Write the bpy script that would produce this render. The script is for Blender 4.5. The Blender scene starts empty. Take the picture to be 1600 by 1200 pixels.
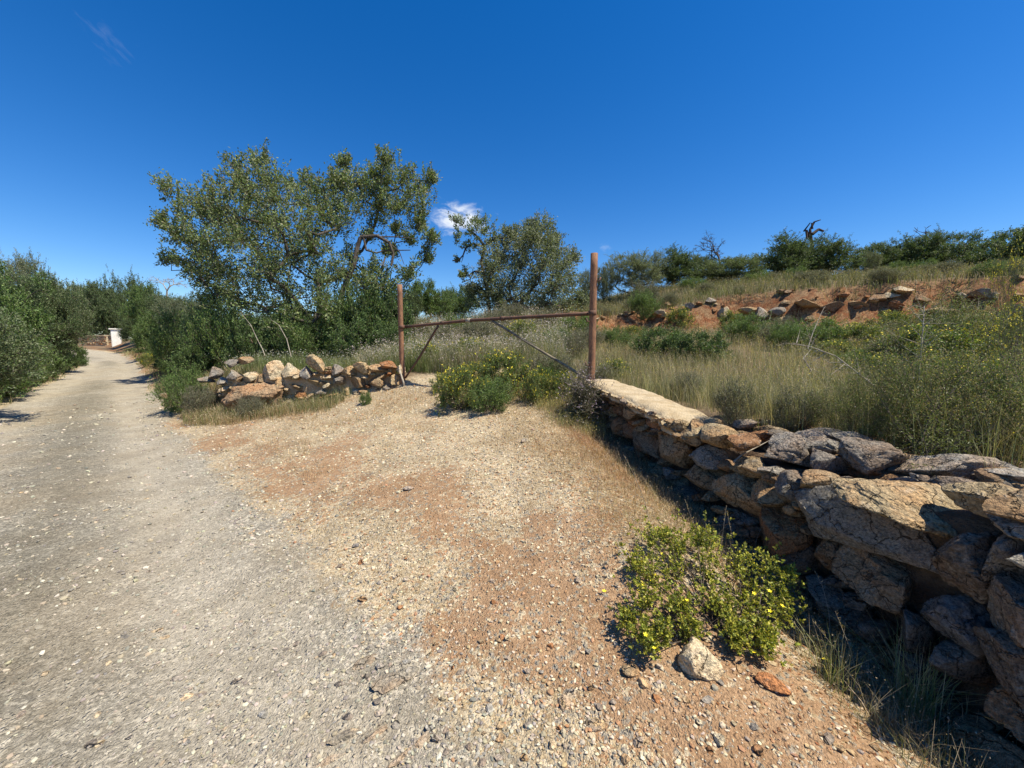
import bpy, bmesh, math, random
import numpy as np
from mathutils import Vector, Matrix

SC = bpy.context.scene
COL = SC.collection
rng = np.random.default_rng(7)
random.seed(7)
R = math.radians

# ------------------------------------------------------------------ camera
EYE = np.array([0.0, 0.0, 1.5]); PITCH = R(5.7); FPX = 600.0
cam_data = bpy.data.cameras.new('camera'); cam = bpy.data.objects.new('camera', cam_data)
COL.objects.link(cam); SC.camera = cam
cam_data.sensor_width = 36; cam_data.lens = 36 * FPX / 1600
cam_data.clip_start = 0.05; cam_data.clip_end = 2000
cam.location = EYE; cam.rotation_euler = (R(90) - PITCH, 0, 0)

# ------------------------------------------------------------------ world, sun
SUN_AZ = R(112); SUN_EL = R(60)          # azimuth clockwise from +Y
sun_dir = Vector((math.sin(SUN_AZ) * math.cos(SUN_EL), math.cos(SUN_AZ) * math.cos(SUN_EL), math.sin(SUN_EL)))
sd_ = bpy.data.lights.new('sun', 'SUN'); sd_.energy = 5.0; sd_.angle = R(0.5); sd_.color = (1.0, 0.91, 0.74)
sun = bpy.data.objects.new('sun', sd_); COL.objects.link(sun)
sun.rotation_euler = (-sun_dir).to_track_quat('-Z', 'Y').to_euler(); sun.location = (10, -6, 20)
SC.view_settings.view_transform = 'Standard'; SC.view_settings.look = 'None'
SC.view_settings.exposure = 0.68; SC.view_settings.gamma = 1.0
SC.view_settings.use_curve_mapping = False
W = bpy.data.worlds.new('World'); SC.world = W; W.use_nodes = True

def raydir(px, py):
    v = (600 - py) / FPX; u = (px - 800) / FPX
    c, s = math.cos(PITCH), math.sin(PITCH)
    return np.array([u, c + s * v, -s + c * v])

class NT:
    """small node-tree writer"""
    def __init__(s, tree):
        s.t = tree; tree.nodes.clear()
    def n(s, typ, _out=0, _props=None, **inp):
        nd = s.t.nodes.new(typ)
        for k, v in (_props or {}).items(): setattr(nd, k, v)
        for k, v in inp.items():
            key = k.replace('_', ' ')
            sock = nd.inputs[int(k[1:])] if (k[0] == 'i' and k[1:].isdigit()) else nd.inputs[key]
            if isinstance(v, bpy.types.NodeSocket): s.t.links.new(v, sock)
            elif isinstance(v, (tuple, list)) and len(v) == 3 and sock.type == 'RGBA': sock.default_value = (*v, 1)
            else: sock.default_value = v
        s.last = nd
        return nd.outputs[_out]
    def math(s, op, a, b=0.0, c=None, clamp=False):
        kw = dict(i0=a, i1=b)
        if c is not None: kw['i2'] = c
        return s.n('ShaderNodeMath', 0, {'operation': op, 'use_clamp': clamp}, **kw)
    def vmath(s, op, a, b=None, out=0):
        kw = dict(i0=a)
        if b is not None: kw['i1'] = b
        return s.n('ShaderNodeVectorMath', out, {'operation': op}, **kw)
    def mix(s, f, a, b, mode='MIX'):
        nd = s.t.nodes.new('ShaderNodeMix'); nd.data_type = 'RGBA'; nd.blend_type = mode
        for i, v in ((0, f), (6, a), (7, b)):
            if isinstance(v, bpy.types.NodeSocket): s.t.links.new(v, nd.inputs[i])
            elif isinstance(v, (tuple, list)): nd.inputs[i].default_value = (*v, 1)
            else: nd.inputs[i].default_value = v
        return nd.outputs[2]
    def ramp(s, f, lo, hi):
        return s.n('ShaderNodeMapRange', 0, {'interpolation_type': 'SMOOTHSTEP'}, Value=f, From_Min=lo, From_Max=hi)
    def noise(s, vec, scale, detail=3.0, rough=0.55, dist=0.0, out=0):
        return s.n('ShaderNodeTexNoise', out, None, Vector=vec, Scale=scale, Detail=detail, Roughness=rough, Distortion=dist)
    def voro(s, vec, scale, out=0, feat='F1', rnd=1.0):
        return s.n('ShaderNodeTexVoronoi', out, {'feature': feat}, Vector=vec, Scale=scale, Randomness=rnd)
    def attr(s, name, out=2):
        return s.n('ShaderNodeAttribute', out, {'attribute_name': name})
    def link(s, a, b): s.t.links.new(a, b)

wn = NT(W.node_tree)
sky = W.node_tree.nodes.new('ShaderNodeTexSky'); sky.sky_type = 'NISHITA'; sky.sun_disc = False
sky.sun_elevation = SUN_EL; sky.sun_rotation = SUN_AZ
sky.altitude = 600; sky.air_density = 1.0; sky.dust_density = 0.2; sky.ozone_density = 3.5
gen = wn.n('ShaderNodeTexCoord', 0)
hsv = wn.n('ShaderNodeHueSaturation', 0, None, Hue=0.508, Saturation=1.38, Value=1.0, Color=sky.outputs[0])
def sky_patch(px, py, ru, rv, ang, nscale, thr, stretch=1.0):
    d = raydir(px, py); d = d / np.linalg.norm(d)
    r = np.cross(d, [0, 0, 1]); r /= np.linalg.norm(r); u = np.cross(r, d)
    a = R(ang); r2 = r * math.cos(a) + u * math.sin(a); u2 = -r * math.sin(a) + u * math.cos(a)
    x = wn.vmath('DOT_PRODUCT', gen, tuple(r2), out=1); y = wn.vmath('DOT_PRODUCT', gen, tuple(u2), out=1)
    f = wn.vmath('DOT_PRODUCT', gen, tuple(d), out=1)
    xs = wn.math('DIVIDE', x, ru); ys = wn.math('DIVIDE', y, rv)
    q = wn.n('ShaderNodeCombineXYZ', 0, None, X=xs, Y=ys)
    ln = wn.vmath('LENGTH', q, out=1)
    fall = wn.math('SUBTRACT', 1.0, ln)
    st = wn.n('ShaderNodeCombineXYZ', 0, None, X=wn.math('DIVIDE', xs, stretch), Y=ys, Z=px * 0.013)
    nz = wn.noise(st, nscale, 6, 0.6, 0.6)
    m = wn.ramp(wn.math('ADD', fall, wn.math('MULTIPLY', wn.math('SUBTRACT', nz, 0.5), 2.0)), thr, thr + 0.75)
    return wn.math('MULTIPLY', m, wn.math('GREATER_THAN', f, 0.0))
cl = sky_patch(718, 342, 0.105, 0.055, -6, 1.9, 0.30)
cl = wn.math('MULTIPLY', cl, 0.92)
w1 = wn.math('MULTIPLY', sky_patch(170, 62, 0.075, 0.052, -40, 3.6, 0.62, 1.8), 0.07)
w2 = wn.math('MULTIPLY', sky_patch(945, 386, 0.02, 0.014, 0, 1.5, 0.3), 0.12)
m = wn.math('MAXIMUM', cl, wn.math('MAXIMUM', w1, w2))
colr = wn.mix(m, hsv, (6.3, 6.6, 7.0))
bg = wn.n('ShaderNodeBackground', 0, None, Color=colr, Strength=0.1)
wo = W.node_tree.nodes.new('ShaderNodeOutputWorld'); wn.link(bg, wo.inputs[0])

# ------------------------------------------------------------------ numpy noise
def _h(ix, iy, iz):
    n = (ix.astype(np.int64) * 374761393 + iy.astype(np.int64) * 668265263 + iz.astype(np.int64) * 2147483647) & 0xFFFFFFFF
    n = ((n ^ (n >> 13)) * 1274126177) & 0xFFFFFFFF
    return ((n ^ (n >> 16)) & 0xFFFF) / 65535.0
def vnoise(x, y, z=None):
    x = np.asarray(x, float); y = np.asarray(y, float); z = np.zeros_like(x) if z is None else np.asarray(z, float)
    xi, yi, zi = np.floor(x), np.floor(y), np.floor(z)
    fx, fy, fz = x - xi, y - yi, z - zi
    fx, fy, fz = [f * f * (3 - 2 * f) for f in (fx, fy, fz)]
    r = 0
    for a in (0, 1):
        for b in (0, 1):
            for c in (0, 1):
                r = r + _h(xi + a, yi + b, zi + c) * (fx if a else 1 - fx) * (fy if b else 1 - fy) * (fz if c else 1 - fz)
    return r * 2 - 1
def fbm(x, y, z=None, o=4):
    r = 0; a = 1; s = 0
    for i in range(o):
        k = 2.03 ** i
        r = r + a * vnoise(x * k + 17 * i, y * k + 5 * i, None if z is None else z * k); s += a; a *= .5
    return r / s
def ss(x): x = np.clip(x, 0, 1); return x * x * (3 - 2 * x)

# ------------------------------------------------------------------ terrain
B_LINE = np.array([(-60, 57), (-32.3, 32.9), (-14, 15.8), (-8.6, 10.6), (-6.1, 8.1), (-5.2, 7.75), (-2.3, 7.8), (1.18, 5.66), (1.9, 1.43), (2.6, -2.5), (4, -12), (8, -40)], float)
WALL_L = B_LINE[4:7]; WALL_R = B_LINE[7:11]
def seg_dist(x, y, P):
    best = np.full(np.shape(x), 1e9); sgn = np.zeros(np.shape(x))
    for a, b in zip(P[:-1], P[1:]):
        d = b - a; L2 = d @ d
        t = np.clip(((x - a[0]) * d[0] + (y - a[1]) * d[1]) / L2, 0, 1)
        qx = x - a[0] - t * d[0]; qy = y - a[1] - t * d[1]
        dd = np.hypot(qx, qy); cr = d[0] * (y - a[1]) - d[1] * (x - a[0])
        mk = dd < best
        best = np.where(mk, dd, best); sgn = np.where(mk, np.where(cr > 0, 1.0, -1.0), sgn)
    return best, sgn
def road_rs(x, y):
    return .68 * x + .733 * (y - 1.23), -.733 * x + .68 * (y - 1.23)
def road_edges(s):
    rR = np.interp(s, [-50, 0, 13, 25, 30, 42, 50, 60], [0, 0, .1, .5, .5, .2, -1, -3])
    rL = np.interp(s, [-50, 0, 10, 16, 21, 30, 34, 40, 60], [-3.4, -3.0, -2.6, -2.4, -1.9, -1.4, -2, -5, -16])
    return rL, rR
def bank_y(x): return np.interp(x, [-8, -3, 0, 1.5, 6, 10, 15, 20, 30, 60], [22, 20, 18, 17, 18, 17, 14.5, 13, 11, 8])
def H(x, y, fine=True):
    x = np.asarray(x, float); y = np.asarray(y, float)
    r, s = road_rs(x, y); rL, rR = road_edges(s)
    low = .027 * np.clip(s - 10, 0, 60)
    rr = np.clip(r - .1, 0, 4.4)
    low = low + .2 * rr * ss((14 - s) / 5) + .15 * rr * ss((s - 9) / 5)
    dR, _ = seg_dist(x, y, WALL_R)
    low = low - .36 * np.exp(-(dR / .55) ** 2) * ss((5.6 - y) / 1.2)
    low = low + .1 * np.clip(rL - r, 0, 6)                     # bank on the left of the road
    # field
    D = .531 * x + .849 * y; phi = np.arctan2(x, np.maximum(y, .5))
    steep = np.interp(D, [-99, 5.5, 8.5, 11, 14, 18, 30, 80], [0, 0, .45, 1.05, 1.7, 2.0, 2.2, 2.6])
    gentle = .1 * np.clip(D - 6, 0, 20)
    wc = 1 - ss((phi - .0) / .32)
    wl = .55 + .45 * ss((phi + .65) / .35)
    fld = .84 + gentle * (1 - wc) + steep * wc * wl
    yb = bank_y(x) + .7 * fbm(x * .5, y * .5) * 1.0
    E = y - yb
    hb = np.interp(x, [-5, -1, 1.5, 6, 10, 15, 20, 60], [0, .2, .55, .85, 1.4, 1.5, 1.45, 1.5])
    kk = np.interp(x, [-8, 0, 5, 10, 60], [.02, .02, .05, .105, .15])
    inf = ss((y + 4) / 8)
    fld = fld + inf * (hb * ss((E + .5) / 1.0) + kk * np.clip(E - .3, 0, np.interp(x, [0, 10], [22, 16])))
    dl, _ = seg_dist(x, y, WALL_L)
    dw = np.minimum(dR, dl)
    fld = fld - .14 * np.exp(-(dR / .5) ** 2) * ss((3.4 - y) / .5)
    w = .14 + .95 * ss((dw - .25) / 1.1)
    db, sg = seg_dist(x, y, B_LINE)
    m = ss((db * sg + w - .2 * ss((.9 - dR) / .5)) / (2 * w))
    z = low * (1 - m) + fld * m
    onroad = ss((r - rL + .3) / .6) * ss((rR - r + .3) / .6)
    if fine:
        far = np.hypot(x, y)
        z = z + .055 * fbm(x * .7, y * .7) * (1 - onroad * .7) + .02 * fbm(x * 2.6, y * 2.6) * (1 - onroad * .45)
        z = z + .009 * fbm(x * 9, y * 9, o=3)
        # wheel ruts along the track
        c = (r - rL) / np.maximum(rR - rL, .5)
        z = z - onroad * .035 * (np.exp(-((c - .27) / .13) ** 2) + np.exp(-((c - .78) / .12) ** 2))
        z = z + np.exp(-((E + .1) / .7) ** 2) * ss((x - .5) / 1.5) * inf * (.30 * fbm(x * 1.7, y * 1.7 + 9) + .12 * fbm(x * 5, y * 5 + 3))
        z = z + m * .12 * fbm(x * .35 + 3, y * .35) * ss((far - 4) / 6)
    return z
def hz(x, y): return float(H(np.array([x]), np.array([y]))[0])
def ground(px, py):
    """the place on the terrain seen at a spot of the photograph"""
    d = raydir(px, py); t = np.concatenate([np.linspace(.8, 12, 1200), np.linspace(12, 90, 1500)])
    P = EYE[None] + d[None] * t[:, None]
    g = H(P[:, 0], P[:, 1]); k = np.nonzero(P[:, 2] < g)[0]
    k = k[0] if len(k) else len(t) - 1
    return P[k, 0], P[k, 1], g[k]
def col_at(px, Y):
    """ground point in the vertical plane of a photo column, Y metres ahead"""
    x = (px - 800) / FPX * Y * 1.0
    return x, Y, hz(x, Y)
def at(px, py, t): return EYE + raydir(px, py) * t

# ------------------------------------------------------------------ mesh helpers
def mk(name, V, quads=None, tris=None, col=None, mat=None, smooth=True, attrs=None):
    me = bpy.data.meshes.new(name)
    V = np.asarray(V, np.float32).reshape(-1, 3)
    parts = []; sizes = []
    if quads is not None and len(quads): parts.append(np.asarray(quads, np.int32).ravel()); sizes.append(np.full(len(quads), 4, np.int32))
    if tris is not None and len(tris): parts.append(np.asarray(tris, np.int32).ravel()); sizes.append(np.full(len(tris), 3, np.int32))
    li = np.concatenate(parts); sz = np.concatenate(sizes)
    me.vertices.add(len(V)); me.vertices.foreach_set('co', V.ravel())
    me.loops.add(len(li)); me.loops.foreach_set('vertex_index', li)
    me.polygons.add(len(sz)); me.polygons.foreach_set('loop_start', np.concatenate([[0], np.cumsum(sz)[:-1]]).astype(np.int32))
    me.polygons.foreach_set('use_smooth', np.full(len(sz), smooth))
    if col is not None:
        a = me.color_attributes.new('Col', 'FLOAT_COLOR', 'POINT')
        c = np.ones((len(V), 4), np.float32); c[:, :3] = col; a.data.foreach_set('color', c.ravel())
    for k, v in (attrs or {}).items():
        a = me.attributes.new(k, 'FLOAT', 'POINT'); a.data.foreach_set('value', np.asarray(v, np.float32))
    me.update(calc_edges=True)
    if mat: me.materials.append(mat)
    return me
def ob(name, me, parent=None, loc=(0, 0, 0), rot=(0, 0, 0), scale=(1, 1, 1)):
    o = bpy.data.objects.new(name, me); COL.objects.link(o)
    o.location = loc; o.rotation_euler = rot; o.scale = scale
    if parent: o.parent = parent
    return o
def thing(name, label, cat, loc=(0, 0, 0), rot=(0, 0, 0), scale=(1, 1, 1), group=None, me=None):
    o = ob(name, me, None, loc, rot, scale)
    o['label'] = label; o['category'] = cat
    if group: o['group'] = group
    return o
def unit(v): return v / np.maximum(np.linalg.norm(v, axis=-1, keepdims=True), 1e-9)
def perp(d, g):
    a = g.normal(size=d.shape); a -= (a * d).sum(-1, keepdims=True) * d
    return unit(a)
def tubes(E, k=5):
    """E: (n,8) p0 p1 r0 r1 -> verts, quads"""
    E = np.asarray(E, float).reshape(-1, 8); p0, p1, r0, r1 = E[:, :3], E[:, 3:6], E[:, 6], E[:, 7]
    d = unit(p1 - p0); ref = np.where(np.abs(d[:, 2:3]) > .9, np.array([[1., 0, 0]]), np.array([[0, 0, 1.]]))
    a = unit(np.cross(d, ref)); b = np.cross(d, a)
    th = np.arange(k) / k * 2 * np.pi
    ring = a[:, None] * np.cos(th)[None, :, None] + b[:, None] * np.sin(th)[None, :, None]
    V = np.stack([p0[:, None] + ring * r0[:, None, None], p1[:, None] + ring * r1[:, None, None]], 1).reshape(-1, 3)
    n = len(E); base = (np.arange(n) * 2 * k)[:, None]; i = np.arange(k)[None]; j = (i + 1) % k
    Q = np.stack([base + i, base + j, base + k + j, base + k + i], -1).reshape(-1, 4)
    return V, Q
def path_tube(pts, rad, k=8, cap=True):
    """a continuous swept tube"""
    pts = np.asarray(pts, float); n = len(pts); rad = np.broadcast_to(rad, n)
    d = np.gradient(pts, axis=0); d = unit(d); V = []
    ref = np.array([1., 0, 0]) if abs(d[0][2]) > .7 else np.array([0, 0, 1.])
    for i in range(n):
        a = np.cross(d[i], ref); a /= np.linalg.norm(a); b = np.cross(d[i], a)
        for q in range(k):
            t = q / k * 2 * np.pi; V.append(pts[i] + rad[i] * (a * math.cos(t) + b * math.sin(t)))
    Q = [(i * k + q, i * k + (q + 1) % k, (i + 1) * k + (q + 1) % k, (i + 1) * k + q) for i in range(n - 1) for q in range(k)]
    T = []
    if cap:
        V += [pts[0], pts[-1]]; c0, c1 = n * k, n * k + 1
        T = [(c0, (q + 1) % k, q) for q in range(k)] + [(c1, (n - 1) * k + q, (n - 1) * k + (q + 1) % k) for q in range(k)]
    return np.array(V), np.array(Q), np.array(T)
def join(items):
    V, Q, C = [], [], []; o = 0
    for v, q, c in items:
        V.append(v); Q.append(np.asarray(q) + o); C.append(np.broadcast_to(c, (len(v), 3))); o += len(v)
    return np.concatenate(V), np.concatenate(Q), np.concatenate(C)

# ------------------------------------------------------------------ materials
def mat(name):
    m_ = bpy.data.materials.new(name); m_.use_nodes = True
    return m_, NT(m_.node_tree)
def finish(n, shader):
    o = n.t.nodes.new('ShaderNodeOutputMaterial'); n.link(shader, o.inputs[0])
def leafy(name, trans=.28, rough=.5, spec=.35):
    m_, n = mat(name); c = n.attr('Col', 0)
    p = n.n('ShaderNodeBsdfPrincipled', 0, None, Base_Color=c, Roughness=rough, Specular_IOR_Level=spec)
    tr = n.n('ShaderNodeBsdfTranslucent', 0, None, Color=n.mix(1.0, c, (1.5, 1.55, .7), 'MULTIPLY'))
    finish(n, n.n('ShaderNodeMixShader', 0, None, i0=trans, i1=p, i2=tr)); return m_
M_LEAF = leafy('leaf'); M_GLOSS = leafy('glossy_leaf', .25, .55, .25); M_GRASS = leafy('grass_blade', .3, .6, .2)
def stone_mat(name, scale=1.0, use_obj=True, base=(.4, .32, .22)):
    m_, n = mat(name)
    tc = n.n('ShaderNodeTexCoord', 3); oi = n.t.nodes.new('ShaderNodeObjectInfo')
    pos = n.n('ShaderNodeNewGeometry', 0)
    base_c = oi.outputs['Color'] if use_obj else n.mix(0., base, base)
    n1 = n.noise(pos, 5 * scale, 5, .6); n2 = n.noise(pos, 22 * scale, 6, .7); n3 = n.noise(pos, 90 * scale, 3, .6)
    c = n.mix(n.math('MULTIPLY', n.ramp(n1, .38, .66), .55), base_c, n.mix(1., base_c, (1.25, .86, .6), 'MULTIPLY'))
    c = n.mix(n.math('MULTIPLY', n.ramp(n2, .46, .66), .75), c, n.mix(1., c, (.52, .51, .50), 'MULTIPLY'))
    lich = n.ramp(n.noise(n.vmath('ADD', pos, (7.3, 1.1, 3.)), 13 * scale, 6, .75), .56, .64)
    c = n.mix(n.math('MULTIPLY', lich, .35), c, (.40, .38, .32))
    gra = n.ramp(n3, .3, .7)
    c = n.mix(1., c, n.mix(gra, (.62, .62, .62), (1.3, 1.3, 1.3)), 'MULTIPLY')
    crk = n.n('ShaderNodeTexVoronoi', 0, {'feature': 'DISTANCE_TO_EDGE'}, Vector=n.vmath('ADD', pos, n.n('ShaderNodeVectorMath', 0, {'operation': 'SCALE'}, i0=n.noise(pos, 9 * scale, 4, .6, out=1), Scale=.16)), Scale=6.5 * scale)
    crack = n.ramp(crk, .0, .022)
    c = n.mix(1., c, n.mix(crack, (.42, .40, .38), (1., 1., 1.)), 'MULTIPLY')
    vor = n.voro(n.vmath('ADD', pos, n.n('ShaderNodeVectorMath', 0, {'operation': 'SCALE'}, i0=n.noise(pos, 12 * scale, 3, .5, out=1), Scale=.08)), 26 * scale)
    pit = n.ramp(vor, .05, .42)
    hgt = n.math('ADD', n.math('MULTIPLY', n2, 1.0), n.math('ADD', n.math('MULTIPLY', n3, .28), n.math('MULTIPLY', pit, .3)))
    hgt = n.math('ADD', hgt, n.math('ADD', n.math('MULTIPLY', n1, 1.4), n.math('MULTIPLY', crack, .5)))
    bp = n.n('ShaderNodeBump', 0, None, Strength=1., Distance=.04 / scale, Height=hgt)
    finish(n, n.n('ShaderNodeBsdfPrincipled', 0, None, Base_Color=c, Roughness=.9, Specular_IOR_Level=.2, Normal=bp)); return m_
M_STONE = stone_mat('limestone'); M_STONE_FAR = stone_mat('rubble_stone', .6)
def soilish(name, a, b, scale, bump=.02):
    m_, n = mat(name); pos = n.n('ShaderNodeNewGeometry', 0)
    n1 = n.noise(pos, scale, 6, .65); n2 = n.noise(pos, scale * 9, 5, .7)
    v = n.voro(pos, scale * 11)
    c = n.mix(n.ramp(n1, .35, .65), a, b)
    c = n.mix(1., c, n.mix(n2, (.55, .55, .55), (1.4, 1.4, 1.4)), 'MULTIPLY')
    h = n.math('ADD', n1, n.math('ADD', n.math('MULTIPLY', n2, .5), n.math('MULTIPLY', v, -.35)))
    bp = n.n('ShaderNodeBump', 0, None, Strength=1., Distance=bump, Height=h)
    finish(n, n.n('ShaderNodeBsdfPrincipled', 0, None, Base_Color=c, Roughness=.95, Specular_IOR_Level=.15, Normal=bp)); return m_
M_EARTH = soilish('gap_shade_earth', (.07, .045, .03), (.15, .10, .065), 6, .03)  # earth core; shade of the gaps is put into its dark colour
M_MORTAR = soilish('lime_mortar', (.40, .31, .19), (.52, .43, .29), 7, .02)
def bark(name, a, b):
    m_, n = mat(name); pos = n.n('ShaderNodeNewGeometry', 0)
    mp = n.n('ShaderNodeMapping', 0, None, Vector=pos, Scale=(14, 14, 4))
    n1 = n.noise(mp, 1.5, 6, .7)
    bp = n.n('ShaderNodeBump', 0, None, Strength=.8, Distance=.02, Height=n1)
    finish(n, n.n('ShaderNodeBsdfPrincipled', 0, None, Base_Color=n.mix(n.ramp(n1, .35, .65), a, b), Roughness=.9, Specular_IOR_Level=.15, Normal=bp)); return m_
M_BARK = bark('dark_bark', (.05, .04, .034), (.13, .11, .09)); M_DEAD = bark('dead_wood', (.03, .022, .018), (.08, .06, .05)); M_PALE = bark('pale_twig', (.25, .21, .16), (.42, .38, .31))
def rust(name, a, b, c3):
    m_, n = mat(name); pos = n.n('ShaderNodeNewGeometry', 0)
    mp = n.n('ShaderNodeMapping', 0, None, Vector=pos, Scale=(1, 1, .35))
    n1 = n.noise(mp, 14, 6, .7); n2 = n.noise(mp, 60, 5, .7)
    c = n.mix(n.ramp(n1, .4, .62), a, b); c = n.mix(n.math('MULTIPLY', n.ramp(n2, .5, .66), .8), c, c3)
    bp = n.n('ShaderNodeBump', 0, None, Strength=.7, Distance=.004, Height=n2)
    finish(n, n.n('ShaderNodeBsdfPrincipled', 0, None, Base_Color=c, Roughness=.8, Metallic=.1, Normal=bp)); return m_
M_RUST = rust('rusty_pipe', (.30, .15, .075), (.19, .09, .05), (.08, .045, .035))
M_RUSTD = rust('dark_rusty_pipe', (.15, .07, .04), (.09, .05, .035), (.045, .035, .03))
M_STEEL = rust('weathered_pipe', (.24, .20, .13), (.13, .10, .07), (.06, .045, .035))
m_, n = mat('flower_petal'); c = n.attr('Col', 0); finish(n, n.n('ShaderNodeBsdfPrincipled', 0, None, Base_Color=c, Roughness=.6)); M_PETAL = m_

def ground_mat():
    m_, n = mat('ground'); pos = n.n('ShaderNodeNewGeometry', 0)
    road, veg, red, pale, dark = (n.attr(k) for k in ('road', 'veg', 'red', 'pale', 'dark'))
    n0 = n.noise(pos, .9, 5, .6); n1 = n.noise(pos, 3.3, 5, .65); n2 = n.noise(pos, 16, 6, .7); n3 = n.noise(pos, 70, 4, .7)
    warp = n.vmath('ADD', pos, n.n('ShaderNodeVectorMath', 0, {'operation': 'SCALE'}, i0=n.noise(pos, 40, 2, .5, out=1), Scale=.02))
    va_n = n.n('ShaderNodeTexVoronoi', 0, None, Vector=warp, Scale=52.); va_c = n.last.outputs[1]
    vb_n = n.n('ShaderNodeTexVoronoi', 0, None, Vector=n.vmath('ADD', warp, (3., 9., 1.)), Scale=125.); vb_c = n.last.outputs[1]
    sa = n.n('ShaderNodeSeparateColor', 0, None, Color=va_c); sa2 = n.last.outputs[1]
    sb = n.n('ShaderNodeSeparateColor', 0, None, Color=vb_c)
    # gravel apron: cream chips in ochre and red soil
    chip = n.mix(sa, (.50, .385, .235), (.78, .67, .49)); chip = n.mix(n.ramp(sa2, .82, .92), chip, (.40, .36, .30))
    soil = n.mix(n.ramp(n1, .4, .6), (.44, .33, .205), (.45, .27, .155))
    soil = n.mix(n.math('MULTIPLY', n.ramp(red, .2, .8), .75), soil, n.mix(n.ramp(n1, .3, .7), (.50, .29, .165), (.47, .33, .21)))
    cover = n.math('ADD', n.math('MULTIPLY', n.math('SUBTRACT', n2, .5), 2.2), n.math('ADD', n.math('MULTIPLY', sa2, .6), n.math('SUBTRACT', .36, n.math('MULTIPLY', red, .66))))
    cov = n.ramp(cover, .12, .42)
    apron = n.mix(cov, soil, chip)
    apron = n.mix(1., apron, n.mix(sb, (.74, .72, .70), (1.22, 1.22, 1.2)), 'MULTIPLY')
    # road: grey compacted chippings
    grit = n.mix(sb, (.20, .187, .16), (.43, .40, .335))
    peb = n.mix(sa, (.44, .40, .33), (.86, .79, .65))
    rd = n.mix(n.ramp(n.math('ADD', n.math('MULTIPLY', sa2, .7), n.math('MULTIPLY', n2, .6)), .68, .82), grit, peb)
    rd = n.mix(n.math('MULTIPLY', n.ramp(n0, .42, .60), .5), rd, n.mix(sb, (.36, .28, .18), (.54, .44, .30)))
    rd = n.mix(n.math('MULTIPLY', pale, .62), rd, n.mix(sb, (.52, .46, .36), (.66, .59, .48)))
    rd = n.mix(n.math('MULTIPLY', n.math('MULTIPLY', dark, n.ramp(n2, .25, .6)), .8), rd, n.mix(sb, (.13, .12, .09), (.34, .31, .24)))
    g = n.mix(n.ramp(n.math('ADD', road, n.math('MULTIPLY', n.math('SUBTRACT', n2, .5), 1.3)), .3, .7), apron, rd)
    vs = n.mix(n2, (.20, .145, .09), (.34, .25, .16))
    vs = n.mix(n.math('MULTIPLY', red, 1.0), vs, n.mix(n.ramp(n1, .35, .65), n.mix(n.ramp(n2, .35, .65), (.15, .05, .025), (.46, .17, .07)), n.mix(n.ramp(n2, .35, .65), (.22, .11, .055), (.50, .33, .18))))
    g = n.mix(n.ramp(n.math('ADD', veg, n.math('MULTIPLY', n.math('SUBTRACT', n1, .5), .9)), .3, .7), g, vs)
    g = n.mix(1., g, n.mix(n3, (.56, .56, .55), (.88, .88, .86)), 'MULTIPLY')
    g = n.mix(1., g, n.mix(n.ramp(n1, .3, .7), (.84, .83, .82), (1.1, 1.1, 1.1)), 'MULTIPLY')
    ca = n.math('MULTIPLY', n.math('SUBTRACT', 1., n.ramp(va_n, .0, .5)), sa2)
    hgt = n.math('ADD', n.math('MULTIPLY', ca, .85), n.math('ADD', n.math('MULTIPLY', vb_n, -.35), n.math('MULTIPLY', n3, .45)))
    hgt = n.math('ADD', hgt, n.math('MULTIPLY', n2, .7))
    bp = n.n('ShaderNodeBump', 0, None, Strength=1., Distance=.018, Height=hgt)
    finish(n, n.n('ShaderNodeBsdfPrincipled', 0, None, Base_Color=g, Roughness=.95, Specular_IOR_Level=.12, Normal=bp)); return m_
M_GROUND = ground_mat()
def pebble_mat():
    m_, n = mat('pebble'); c = n.attr('Col', 0); pos = n.n('ShaderNodeNewGeometry', 0)
    n2 = n.noise(pos, 160, 4, .7)
    c = n.mix(1., c, n.mix(n2, (.5, .5, .5), (.95, .95, .93)), 'MULTIPLY')
    bp = n.n('ShaderNodeBump', 0, None, Strength=.5, Distance=.003, Height=n2)
    finish(n, n.n('ShaderNodeBsdfPrincipled', 0, None, Base_Color=c, Roughness=.9, Specular_IOR_Level=.2, Normal=bp)); return m_
M_PEB = pebble_mat()

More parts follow.
